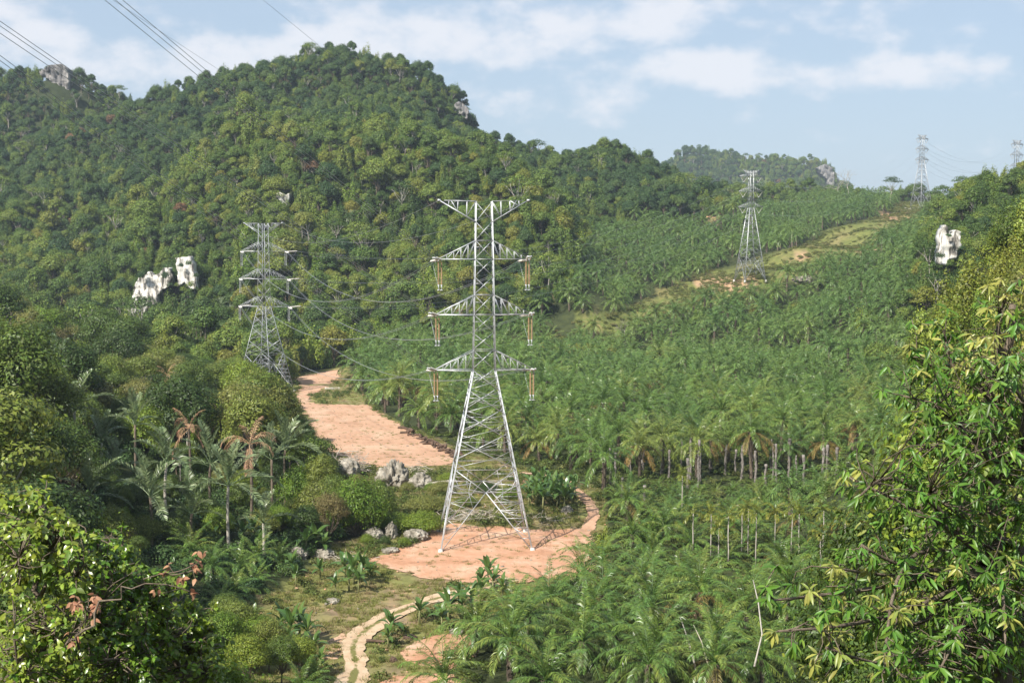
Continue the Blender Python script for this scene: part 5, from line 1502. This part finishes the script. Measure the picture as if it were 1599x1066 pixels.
# ---------------------------------------------------------------- slim yellow areca palms and bare dead trunks
AFR = [frond(430 + q, L=2.1, e0=[75, 55, 30, 0][q], bend=[70, 95, 100, 80][q], n=15, leaflet=.6, w=.10, plume=.35, segs=7, r0=.035) for q in range(4)]
def areca_crown(seed):
    a = Acc(); rng = hash_rng(seed)
    for q in range(10):
        merge(a, AFR[min(3, q * 4 // 10)], q * 2.4 + rng.uniform(-.3, .3), 0, rng.uniform(.85, 1.15))
    return a.mesh('crown', [M['areca']])
ACR = [areca_crown(440 + q) for q in range(3)]
_a = Acc(); _a.add(*tube([(0, 0, -.8), (.05, 0, 3), (-.04, .03, 6), (0, 0, 9)], [.11, .095, .085, .07], 6)); ATR = _a.mesh('trunk', [M['bark_pale']], True)
ar = hash_rng(91)
def areca(px, py, hpx, label, group):
    x, y, z = G(px, py); h = hpx * y / F
    t = thing('areca_palm', label, 'palm tree', (x, y, z), ar.uniform(0, 6.28), group)
    obj('trunk', ATR, t, (0, 0, 0), (0, 0, 0), (1, 1, h / 9)); obj('crown', ACR[int(px) % 3], t, (0, 0, h))
for (px, top, base) in [(1082, 800, 850), (1110, 800, 862), (1122, 822, 866), (1137, 803, 872), (1168, 792, 858), (1158, 800, 856), (1180, 798, 872), (1236, 790, 855), (1247, 800, 870), (1285, 795, 860), (1281, 832, 878), (1319, 810, 874), (1065, 740, 800), (1210, 800, 850)]:
    areca(px, base + 14, base + 14 - top, 'slim yellow areca palm in the row across the plantation', 'areca palms in the middle row')
for q in range(16):
    areca(826 + q * 9.2 + ar.uniform(-3, 3), 582 + ar.uniform(-4, 4), 34 + ar.uniform(-4, 6), 'slender areca palm of the distant yellowish row', 'distant areca row')
DTR = []
for q in range(4):
    a = Acc(); rng_ = hash_rng(450 + q); n_ = 16; z = np.linspace(-2, 9, n_)
    rad = .20 * (1 + .18 * rng_.normal(size=n_)); rad[-3:] *= rng_.uniform(.8, 1.9)
    a.add(*tube(np.stack([.08 * np.sin(z + q), .08 * np.cos(z * .8), z], 1), np.abs(rad), 8))
    for k_ in range(40):
        zz = rng_.uniform(0, 8); an_ = rng_.uniform(0, 6.28); p_ = np.array([math.cos(an_) * .14, math.sin(an_) * .14, zz])
        a.add(*tube([p_, p_ + [math.cos(an_) * .2, math.sin(an_) * .2, -.35]], [.07, .03], 4))
    DTR.append(a.mesh('dead_palm_trunk', [mat_noise(f'dead_trunk_bark_{q}', [(.3, (.11, .095, .085)), (.7, (.30, .265, .235))], 1.4, .95, .5, 6)]))
VCL = [scrub_bush(460 + q, .9, 2.6, .28, 180).mesh('creeper', [M['vine']]) for q in range(2)]
for q, (u, v0, v1) in enumerate([(380,230,345),(410,200,355),(430,220,340),(465,335,425),(505,220,310),(565,190,285),(575,370,445),(655,200,300),(690,205,325),(750,165,285),(780,245,370),(793,150,320),(830,165,370),(843,200,365),(890,220,290),
                                 (960,180,300),(1008,200,300),(1040,185,325),(1090,165,285),(1107,210,335),(1155,270,365),(1177,150,280),(1190,180,325),(1205,180,335),(1265,155,315),(1300,230,340),(1340,230,365),(1430,200,370),(1445,185,365),(1490,280,350),(1500,195,345)]):
    px, py, top = 820 + u / 3.075, 640 + v1 / 3.075 + 4, 640 + v0 / 3.075
    x, y, z = G(px, py); h = (py - top) * y / F
    viny = q in (0, 4, 6, 12, 7)
    o = obj('dead_palm_trunk', DTR[q % 4], None, (x, y, z), (ar.uniform(-.03, .03), ar.uniform(-.03, .03), ar.uniform(0, 6.28)), (ar.uniform(.8, 1.25),) * 2 + (h / 8,))
    tag(o, ('creeper topped dead trunk in the plantation gap' if viny else 'bare grey dead trunk in the plantation gap'), 'dead trunk', 'creeper topped dead trunks' if viny else 'bare dead palm trunks')
    if viny:
        obj('creeper', VCL[q % 2], o, (0, 0, 6.0))
# thin white stems leaning out of the front palms
def stem(pts_, r, label, mat):
    W_ = np.array([at(*p) for p in pts_]); a = Acc(); a.add(*tube(W_ - W_[0], np.linspace(r, r * .4, len(W_)), 5))
    o = obj('dead_sapling', a.mesh('dead_sapling', [mat], True), None, W_[0]); tag(o, label, 'dead sapling')
stem([(1087, 1046, 140), (1078, 1010, 141), (1070, 985, 142), (1062, 962, 143)], .12, 'thin white dead stem leaning left above the front palms', M['bark_pale'])
stem([(1118, 1075, 135), (1105, 1035, 136), (1095, 1000, 137), (1083, 975, 138)], .09, 'yellowish bare stalk leaning beside the white stem', M['deadwood'])
stem([(1178, 1040, 60), (1190, 990, 61), (1184, 940, 62), (1176, 905, 63)], .05, 'bent white twig left of the foreground tree', M['bark_pale'])

# ---------------------------------------------------------------- sugar palms and withered palms of the valley wood
SFR = [[frond(470 + c * 2 + v, L=5.6, e0=e0, bend=b_e, n=34, leaflet=1.05, w=.13, plume=.15, segs=9, r0=.07, petiole=.2, fold=.75, sag=.12).mesh('frond', [M['sugarpalm']]) for v in range(2)] for c, (e0, b_e) in enumerate([(85, 35), (70, 55), (55, 75), (38, 85), (15, 70)])]
DFR = [frond(485 + c, L=4.2, e0=e0, bend=b_e, n=20, leaflet=.8, w=.10, plume=.3, segs=8, r0=.06, sag=.5).mesh('frond', [M['deadfrond']]) for c, (e0, b_e) in enumerate([(60, 130), (30, 115), (-30, 55), (75, 60)])]
def sugar(px, py, crown_py, n, sc, label, mats_dead=0, lean=0.0):
    x, y, z = G(px, py); h = max(1.0, (py - crown_py) * y / F)
    t = thing('sugar_palm', label, 'palm tree', (x, y, z), ar.uniform(0, 6.28), 'grey green palms of the valley wood')
    a = Acc(); rr_ = hash_rng(int(px)); limb(a, (0, 0, -.6), (lean * h, 0, h), .24, .18, rr_, .02, 8, 8)
    obj('trunk', a.mesh('trunk', [M['bark_pale'] if mats_dead == 0 and int(px) % 3 == 1 else M['bark'] if mats_dead == 0 else M['palm_bark']], True), t)
    for q in range(n):
        dead = q >= n - mats_dead
        me = DFR[q % 4] if dead else SFR[min(4, q * 5 // n)][q % 2]
        obj('frond', me, t, (lean * h, 0, h - .1), (0, ar.uniform(-.12, .12), q * 2.4 + ar.uniform(-.25, .25)), sc * 1.2 * ar.uniform(.8, 1.15), label='withered brown frond' if dead and mats_dead < n else None)
for a_ in SUGAR:
    sugar(*a_)
sugar(392, 828, 690, 10, 1.0, 'withered brown palm hung with dead fronds at the wood edge', 10)
sugar(345, 735, 655, 8, .85, 'brown withered palm behind the spreading palm', 8)
sugar(296, 760, 668, 9, .95, 'rust brown dying palm in the middle of the wood', 9)
sugar(262, 650, 585, 8, .8, 'brown topped dying palm beneath the white cliff', 8)
# palms on the hill face
HP = []
for q in range(2):
    a = Acc()
    for k_ in range(12):
        merge(a, frond(490 + k_ % 5, L=5.6, e0=[85, 70, 50, 30, 5][k_ % 5], bend=70, n=14, leaflet=1.0, w=.2, segs=6), k_ * 2.4, 0, .9)
    HP.append(a.mesh('crown', [M['sugarpalm']]))
for (px, py, h) in [(572, 345, 4), (548, 352, 5), (600, 395, 3), (345, 492, 5), (362, 500, 4), (330, 500, 5), (310, 498, 6), (590, 505, 5), (616, 500, 4), (640, 492, 5), (270, 490, 5), (930, 390, 4), (372, 486, 6), (556, 372, 3)]:
    x, y, z = G(px, py + 14)
    t = thing('sugar_palm', 'dark spiky palm ' + ('high on the front knoll' if py < 420 and px < 800 else 'beside the plantation top' if px > 800 else 'at the foot of the big hill'), 'palm tree', (x, y, z), px * .37, 'spiky palms on the hill', 1.0)
    a = Acc(); limb(a, (0, 0, -1), (0, 0, h + 3), .25, .2, hash_rng(px), .02); obj('trunk', a.mesh('trunk', [M['bark_pale']]), t); obj('crown', HP[px % 2], t, (0, 0, h + 3))
# plants clinging to the rock faces
cl = hash_rng(95)
CLB = [scrub_bush(480 + q, 1.6, 2.2, .4, 260).mesh('ledge_bush', [M['forest_shade_tone'] if q else M['forest']]) for q in range(3)]
for (x_, y_, w_, h_, px, py, wp, hp, D), n_, nm_ in zip(CLIFFS[:3], (13, 8, 8), ('broad white face', 'narrow white face', 'streaked right hand face')):
    for q in range(n_):
        side = cl.choice([-1, 1]); e = cl.rand()
        if q % 3 == 0: ax, ay = px + cl.uniform(-.45, .45) * wp, py + hp * cl.uniform(.30, .52)
        elif q % 3 == 1: ax, ay = px + side * wp * cl.uniform(.36, .54), py + hp * cl.uniform(-.4, .5)
        else: ax, ay = px + cl.uniform(-.4, .4) * wp, py - hp * cl.uniform(.2, .5)
        b_pt = at(ax, ay, D - 2.5 + (py - ay) * D / F * .18)
        o = obj('ledge_bush', CLB[q % 3], None, (b_pt[0], b_pt[1], b_pt[2] - 1.0), (0, 0, cl.uniform(0, 6.28)), cl.uniform(.7, 1.5) * (D / 650))
        tag(o, f'dark bush clinging to the {nm_}', 'bush', f'bushes on the {nm_}')
# bare and umbrella trees
for (px, py, Ht, sd, lb) in [(1322, 305, 24, 11, 'tall leafless grey tree on the skyline right of the far bluff'), (1308, 305, 17, 12, 'smaller leafless tree close to the far bluff'), (652, 290, 12, 13, 'white leafless tree on the sunny front knoll'),
                             (118, 172, 16, 14, 'pale leafless tree in the saddle by the rock pinnacle'), (912, 292, 14, 15, 'greyish bare tree on the middle ridge'), (975, 530, 9, 16, 'low bare grey tree at the edge of the palms'), (555, 742, 5.5, 17, 'thin sapling trunk beside the tangled rock')]:
    x, y, z = G(px, py)
    o = obj('bare_tree', bare_tree(sd, Ht, .55).mesh('bare_tree', [M['bark_pale']], True), None, (x, y, z)); tag(o, lb, 'dead tree')
for (px, py, sc, lb) in [(1392, 312, 1.25, 'flat topped airy tree on the skyline left of the hazy pylon'), (1470, 300, .9, 'small umbrella shaped tree on the skyline right of the hazy pylon'), (1180, 575, .6, 'feathery airy tree among the middle palms'), (1420, 470, .6, 'airy tree below the streaked rock face')]:
    put(FARX['sparse'], px, py, sc, lb, None, 1, 'tree', 'umbrella_tree')
for (px, py, sc, k_, lb) in [(1200, 492, .8, FARX['vine'], 'bright bushy tree below the slope pylon'), (1150, 500, .75, FAR[4], 'round dark tree left below the slope pylon'), (1090, 505, .7, FARX['vine'], 'bushy tree at the near end of the cleared strip'),
                             (1345, 525, .9, FARX['vine'], 'bright green tree standing over the palms by the creeper mound'), (1395, 600, .9, FAR[0], 'dark round tree at the right end of the palms'), (1370, 590, .8, FAR[2], 'dull green lumpy tree beside the round one at the palms'),
                             (1340, 300, .9, FAR[1], 'dark tree on the skyline right of the leafless tree'), (1180, 500, .6, FARX['gold'], 'yellowish tree below the slope pylon'), (1240, 500, .65, FARX['gold'], 'yellow green tree right below the slope pylon'), (960, 555, .6, FARX['vine'], 'bushy light tree among palms right of the pylon'),
                             (940, 862, .34, FARX['vine'], 'light green bush on the right rim of the pylon pad'), (1010, 846, .42, FARX['vine'], 'leafy bush among the low palms right of the pad')]:
    put(k_, px, py, sc, lb, None, 1, 'tree', 'broadleaf_tree')

# ---------------------------------------------------------------- small built things
a = Acc()
w0, w1_ = np.array(at(1412, 327, t4[1] - 9)), np.array(at(1474, 325, t4[1] - 9))
zb = float(height(np.array([w0[0]]), np.array([w0[1]]))[0])
L_ = np.linalg.norm(w1_[:2] - w0[:2])
box(a, (0, 0, 0), (L_, .5, 1.7)); box(a, (0, 0, .92), (L_ + .3, .7, .12))
for q in range(9):
    box(a, (-L_ / 2 + (q + .5) * L_ / 9, -.33, 0), (.3, .2, 1.6))
o = obj('retaining_wall', a.mesh('retaining_wall', [M['concrete']]), None, (*((w0 + w1_) / 2)[:2], (w0[2] + w1_[2]) / 2)); tag(o, 'long low white retaining wall at the foot of the hazy skyline pylon', 'wall')
x, y, z = G(519, 608)
t = thing('barrier_rail', 'small white rail lying across the far grass of the terrace', 'barrier', (x, y, z), .1)
a = Acc(); box(a, (0, 0, .55), (4.6, .14, .16)); box(a, (0, 0, .25), (4.6, .12, .12)); obj('rail', a.mesh('rail', [M['concrete']]), t)
for s in (-2, 0, 2):
    a = Acc(); box(a, (0, 0, 0), (.16, .16, .9)); obj('post', a.mesh('post', [M['concrete']]), t, (s, 0, .3))

# ---------------------------------------------------------------- foreground trees, leaf by leaf
def leaf_shape(kind_):
    if kind_ == 'oblong':
        st = [(.32, .115), (.70, .10)]
    else:
        st = [(.28, .26), (.62, .21)]
    V = [(0, 0, 0)]
    for t, w in st:
        z = -.16 * t * t
        V += [(t, -w, z + .05), (t, 0, z), (t, w, z + .05)]
    V.append((1, 0, -.20))
    tri = np.array([(0, 1, 2), (0, 2, 3), (4, 7, 5), (5, 7, 6)]); quad = np.array([(1, 4, 5, 2), (2, 5, 6, 3)])
    return np.array(V, float), tri, quad
def leaf_frames(X, up):
    X = unit(X); Y = unit(np.cross(up, X)); Z = np.cross(X, Y)
    return X, Y, Z
LEAF_OBJ = {}
def foreground_plant(name, label, cat, root_at, trunk_px, limbs, poly, Dr, n_fill, leaf_len, per, shape, mats, p_new, seed, twig_r=.012, trunk_r=.13, n_single=120, tip_every=16, droop=.75, edge_new=None):
    """a tree or bush with real branches; whorls of leaves at the twig ends"""
    rng = hash_rng(seed)
    root = np.array(root_at, float)
    t = thing(name, label, cat, root)
    wood = Acc(); nodes = []; sprigs = []
    tr = np.array([root] + [np.array(at(*p)) for p in trunk_px])
    u = np.linspace(0, len(tr) - 1, 14); i = np.clip(u.astype(int), 0, len(tr) - 2); f = (u - i)[:, None]
    trc = tr[i] * (1 - f) + tr[i + 1] * f + rng.normal(size=(14, 3)) * .05
    a = Acc(); a.add(*tube(trc - root, np.linspace(trunk_r, trunk_r * .35, 14), 8)); obj('trunk', a.mesh('trunk', [mats['wood']], True), t)
    for (px, py, D) in limbs:
        q = np.array(at(px, py, D)); k_ = int(np.argmin(np.linalg.norm(trc - q - [0, 0, -.8], axis=1))); p = trc[max(1, min(12, k_))]
        c = limb(wood, p - root, q - root, min(.034, trunk_r * .42), twig_r * 1.3, rng, .10, 10, 6) + root
        nodes.append(c[3:])
        for m_ in range(tip_every):
            s_ = rng.uniform(.30, 1.0) if m_ else 1.0
            j = s_ * 9; j0 = int(min(8, j)); b = c[j0] + (c[j0 + 1] - c[j0]) * (j - j0)
            d = unit(unit(q - p) * .5 + rng.normal(size=3) * .75 + [0, -.2, .15]); e = b + d * rng.uniform(.25, .75) * (1.0 if m_ else .1) * leaf_len * 5
            sprigs.append((b, e))
    nodes = np.concatenate(nodes)
    lo, hi = np.array(poly).min(0), np.array(poly).max(0); got = 0
    while got < n_fill:
        px, py = rng.uniform(lo[0], hi[0]), rng.uniform(lo[1], hi[1])
        if not in_poly(np.array([px]), np.array([py]), poly)[0]:
            continue
        e = np.array(at(px, py, rng.uniform(*Dr))); k_ = int(np.argmin(np.linalg.norm(nodes - e, axis=1) + np.maximum(0, nodes[:, 2] - e[2]) * .5))
        b = nodes[k_]; v = e - b; ln = np.linalg.norm(v)
        if ln > 1.6:
            b = e - v / ln * 1.6
        sprigs.append((b, e)); got += 1
    PP, XX, LL, UU, NEW = [], [], [], [], []
    for (b, e) in sprigs:
        limb(wood, b - root, e - root, twig_r, twig_r * .5, rng, .12, 4, 3)
        d = unit(e - b); px, py = proj(*e)
        nw = rng.rand() < (p_new if edge_new is None or not edge_new(px, py) else .34)
        m_ = rng.randint(per - 2, per + 3)
        ref = unit(np.cross(d, rng.normal(size=3))); ref2 = np.cross(d, ref)
        for q in range(m_):
            an = q * 2.4 + rng.uniform(-.3, .3); back = rng.uniform(0, .5) if q > m_ * .5 else rng.uniform(0, .12)
            rad = ref * math.cos(an) + ref2 * math.sin(an)
            X = d * rng.uniform(.15, .7) + rad * .75 + np.array([0, 0, -droop * rng.uniform(.4, 1.3)])
            PP.append(e - d * back * np.linalg.norm(e - b)); XX.append(X); LL.append(leaf_len * rng.uniform(.65, 1.2)); NEW.append(nw)
            UU.append(np.array([0, -.55, 1.0]) + rng.normal(size=3) * .45)
    obj('branches', wood.mesh('branches', [mats['wood']], True), t)
    PP, XX, LL, UU, NEW = map(np.array, (PP, XX, LL, UU, NEW))
    X, Y, Z = leaf_frames(XX, UU)
    TV, TT, TQ = leaf_shape(shape)
    vis_ = -PP[:, 1] + rng.uniform(0, 2.5, len(PP))
    ppx_, ppy_ = proj(PP[:, 0], PP[:, 1], PP[:, 2])
    vis_ = np.where((ppx_ > 0) & (ppx_ < 1599) & (ppy_ < 1066), vis_, -99)
    single = np.zeros(len(PP), bool); single[np.argsort(-vis_)[:n_single]] = True
    key = (shape, mats['leaf'].name)
    if key not in LEAF_OBJ:
        LEAF_OBJ[key] = [Acc().add(TV, [TT, TQ]).mesh('leaf', [m_]) for m_ in (mats['leaf'], mats['new'])]
    for i in np.nonzero(single)[0]:
        o = obj('leaf', LEAF_OBJ[key][int(NEW[i])], t)
        m_ = Matrix(np.column_stack([X[i] * LL[i], Y[i] * LL[i], Z[i] * LL[i]]).tolist()).to_4x4(); m_.translation = PP[i] - root
        o.matrix_basis = m_
    for val, mt in ((False, mats['leaf']), (True, mats['new'])):
        k_ = (~single) & (NEW == val); n_ = int(k_.sum())
        if not n_:
            continue
        V = (PP[k_][:, None] - root + LL[k_][:, None, None] * (TV[None, :, 0:1] * X[k_][:, None] + TV[None, :, 1:2] * Y[k_][:, None] + TV[None, :, 2:3] * Z[k_][:, None])).reshape(-1, 3)
        off = (np.arange(n_) * len(TV))[:, None, None]
        o = obj('leaves', Acc().add(V, [(TT[None] + off).reshape(-1, 3), (TQ[None] + off).reshape(-1, 4)]).mesh('leaves', [mt]), t); o['kind'] = 'stuff'
    return t
TREE_R = [(1610, 455), (1560, 468), (1510, 498), (1440, 550), (1405, 620), (1430, 670), (1470, 700), (1400, 735), (1400, 800), (1460, 810), (1480, 860), (1400, 890), (1370, 920), (1350, 970), (1350, 1080), (1610, 1080)]
wm = {'wood': M['bark'], 'leaf': M['glossleaf'], 'new': M['newleaf']}
gr = (6.2, 16.5, h1(6.2, 16.5) - .2)
foreground_plant('foreground_tree', 'big leafy tree filling the right edge, drooping glossy leaves in yellowish whorls', 'tree', gr,
    [(1560, 1060, 16.2), (1545, 850, 16), (1560, 640, 16.2), (1585, 470, 16.4)],
    [(1318, 742, 14.6), (1345, 772, 14.2), (1410, 618, 15.5), (1196, 938, 13.2), (1215, 985, 13.0), (1300, 885, 13.6), (1345, 850, 14.2), (1475, 520, 16.2), (1572, 465, 16.0), (1290, 1010, 13.2), (1450, 770, 14.5), (1495, 660, 15.0), (1400, 950, 13.8), (1560, 590, 15.0), (1530, 900, 14.0), (1620, 740, 14.6), (1470, 1040, 13.2), (1380, 1050, 13.0), (1570, 1000, 13.4), (1420, 560, 16.0)],
    TREE_R, (13.6, 18.0), 400, .145, 9, 'oblong', wm, .07, 601, n_single=290, trunk_r=.12, twig_r=.009, edge_new=lambda px, py: (px < 1360) or (py < 560))
cm = {'wood': M['bark'], 'leaf': M['vine'], 'new': M['goldvine']}
foreground_plant('climbing_creeper', 'small leaved creeper hanging over the right side of the big foreground tree', 'creeper', (7.2, 17.8, h1(7.2, 17.8)),
    [(1600, 1060, 17.6), (1590, 800, 17.2), (1600, 560, 17.4)],
    [(1560, 640, 16.2), (1470, 760, 16.2), (1540, 800, 15.6), (1590, 900, 15.2), (1480, 930, 15.6), (1560, 1020, 15), (1430, 690, 16.4), (1600, 700, 15.8)],
    [(1610, 560), (1500, 580), (1420, 700), (1430, 900), (1400, 1080), (1610, 1080)], (15.2, 18.6), 420, .10, 9, 'ovate', cm, .15, 602, n_single=60, trunk_r=.06)
TREE_L = [(-15, 775), (45, 768), (75, 800), (130, 810), (190, 835), (215, 875), (265, 885), (300, 930), (335, 965), (350, 1010), (345, 1080), (-15, 1080)]
bm_ = {'wood': M['bark'], 'leaf': M['bushleaf'], 'new': M['vine']}
for q, (pl, tp, lims, Dr, nf, ll, lb) in enumerate([
        ([(-15, 775), (45, 768), (75, 800), (130, 815), (150, 880), (140, 1080), (-15, 1080)], [(60, 1000, 20.5), (50, 880, 20.3)],
         [(20, 790, 19.8), (62, 778, 20.2), (110, 822, 19.6), (30, 870, 18.8), (120, 900, 19), (20, 980, 18.2), (100, 1010, 18.4)], (18.4, 22), 290, .15, 'tall leafy bush in the bottom left corner with upright leaf sprays'),
        ([(110, 830), (190, 835), (215, 875), (250, 890), (255, 1080), (100, 1080), (110, 900)], [(190, 1030, 21), (185, 930, 21)],
         [(150, 840, 20.6), (190, 842, 21), (235, 895, 20.6), (160, 940, 19.6), (225, 990, 19.8), (150, 1030, 19.2)], (19.5, 23), 240, .13, 'dark middle bush of the lower left, feathery leaves'),
        ([(215, 905), (265, 890), (300, 930), (335, 965), (350, 1010), (345, 1080), (210, 1080)], [(280, 1060, 22), (280, 980, 22)],
         [(265, 905, 21.6), (305, 950, 21.8), (335, 990, 21.6), (260, 1000, 20.6), (320, 1050, 21), (235, 950, 21)], (20.5, 24), 230, .13, 'rightmost bush of the lower left with dangling creeper leaves')]):
    x, y, z = at(*tp[0]); 
    foreground_plant('foreground_bush', lb, 'bush', (x, y + .4, h1(x, y + .4) - .2), tp, lims, pl, Dr, int(nf * 1.3), ll * .8, 11, 'ovate', bm_, .22, 610 + q, n_single=95, trunk_r=.09, droop=.55, tip_every=18)
rm = {'wood': M['bark'], 'leaf': M['redleaf'], 'new': M['redleaf']}
x, y, z = at(120, 1010, 18)
foreground_plant('withered_twig', 'arching reddish twig with withered brown leaves over the lower left bushes', 'twig', (x, y, z), [(150, 960, 17.9), (200, 905, 17.8), (262, 900, 17.8)], [(300, 925, 17.9), (302, 890, 17.8), (310, 878, 17.8)],
    [(295, 872), (312, 872), (312, 905), (296, 905)], (17.7, 17.9), 3, .10, 4, 'ovate', rm, 0, 620, n_single=40, trunk_r=.018, tip_every=3, twig_r=.006)
x, y, z = at(130, 985, 18.4)
foreground_plant('withered_twig', 'short twig with pinkish withered leaves in the middle of the lower left bushes', 'twig', (x, y, z), [(135, 950, 18.3)], [(128, 938, 18.2), (148, 945, 18.2), (118, 930, 18.2)],
    [(108, 930), (155, 930), (155, 955), (108, 955)], (18.0, 18.3), 4, .11, 4, 'ovate', rm, 0, 621, n_single=40, trunk_r=.015, tip_every=3, twig_r=.006)

# bushes on the lookout slope behind the foreground trees
SB = []
for q in range(3):
    c_, t_ = broadleaf(630 + q, 3.0, 8.0, 14, .11, 3200, flat=.9, base=.12, lower=-.6, aspect=.5, trunk_r=.09)
    SB.append(kind('dense slope', c_, t_, M['forest_near'] if q else M['vine'], M['bark'], 8.0, 3.0))
sl = hash_rng(92)
def slope_bush(x, y, top, label):
    z = h1(x, y); k_ = SB[int(sl.randint(3))]; s = max(.4, (top - z) / 8.0)
    tree(k_, x, y, z, sl.uniform(0, 6.28), s, label, 'bushes on the lookout slope', 'bush', 'slope_bush')
for (px, py, D) in [(1480, 760, 30), (1560, 640, 32), (1600, 560, 30), (1530, 820, 27), (1470, 880, 30), (1600, 760, 25), (1500, 930, 25), (1560, 930, 22), (1470, 1010, 23)]:
    x, y, z = at(px, py, D); slope_bush(x, y, z, 'dense dark bush behind the big foreground tree')
for (px, py, D) in [(20, 870, 30), (90, 890, 31), (160, 905, 32), (220, 960, 33), (270, 985, 34), (40, 960, 27), (130, 985, 28), (310, 1040, 38), (-20, 830, 34), (60, 840, 38), (180, 1030, 29)]:
    x, y, z = at(px, py, D); slope_bush(x, y, z, 'dense slope bush behind the lower left bushes')
# garden shrubs along the wood edge at the lower left
for (px, py, sc) in [(352, 1010, .5), (372, 1030, .55), (398, 1045, .5), (420, 1050, .5), (345, 1050, .6), (470, 1060, .42), (385, 1075, .5), (440, 1072, .45), (356, 985, .4), (410, 1012, .35)]:
    put(NEARX['dome2'] if px % 4 else NEAR[0], px, py, sc, 'leafy garden shrub beside the lower left grass', 'garden shrubs at the lower left')
for (px, py, h, sc) in [(365, 935, 1, .66), (330, 905, 2, .75), (398, 920, 1, .62), (345, 955, 1, .6), (400, 885, 2, .66), (300, 880, 2, .8), (436, 880, 1, .55), (375, 905, 2, .7), (490, 1072, 1, .5), (470, 1085, 1, .6)]:
    x, y, z = G(px, py)
    make_palm(x, y, z, h, sc, px * .3, px, True, 'low trunkless oil palm at the wood edge', 'low oil palms at the wood edge')

# ---------------------------------------------------------------- every remaining look-alike says which one it is
def single_out_rest():
    by = {}
    for o in SC.objects:
        if o.parent is None and 'label' in o.keys() and 'category' in o.keys() and o.get('kind') is None:
            by.setdefault(o['label'], []).append(o)
    for w_, lst in by.items():
        if len(lst) < 2 or len(w_.split()) > 12:
            continue
        halves = [(w_, lst)]
        if len(lst) > 14:
            med = float(np.median([o.location.y for o in lst]))
            halves = [('nearer ' + w_, [o for o in lst if o.location.y <= med]), ('farther ' + w_, [o for o in lst if o.location.y > med])]
        for w2, l2 in halves:
            l2.sort(key=lambda o: float(proj(*o.location)[0]))
            for q, o in enumerate(l2):
                if q < 20 and len(w2.split()) <= 12:
                    o['label'] = f'{w2}, {ORD[q]} from the left'
                if not o.get('group'):
                    o['group'] = w_
single_out_rest()
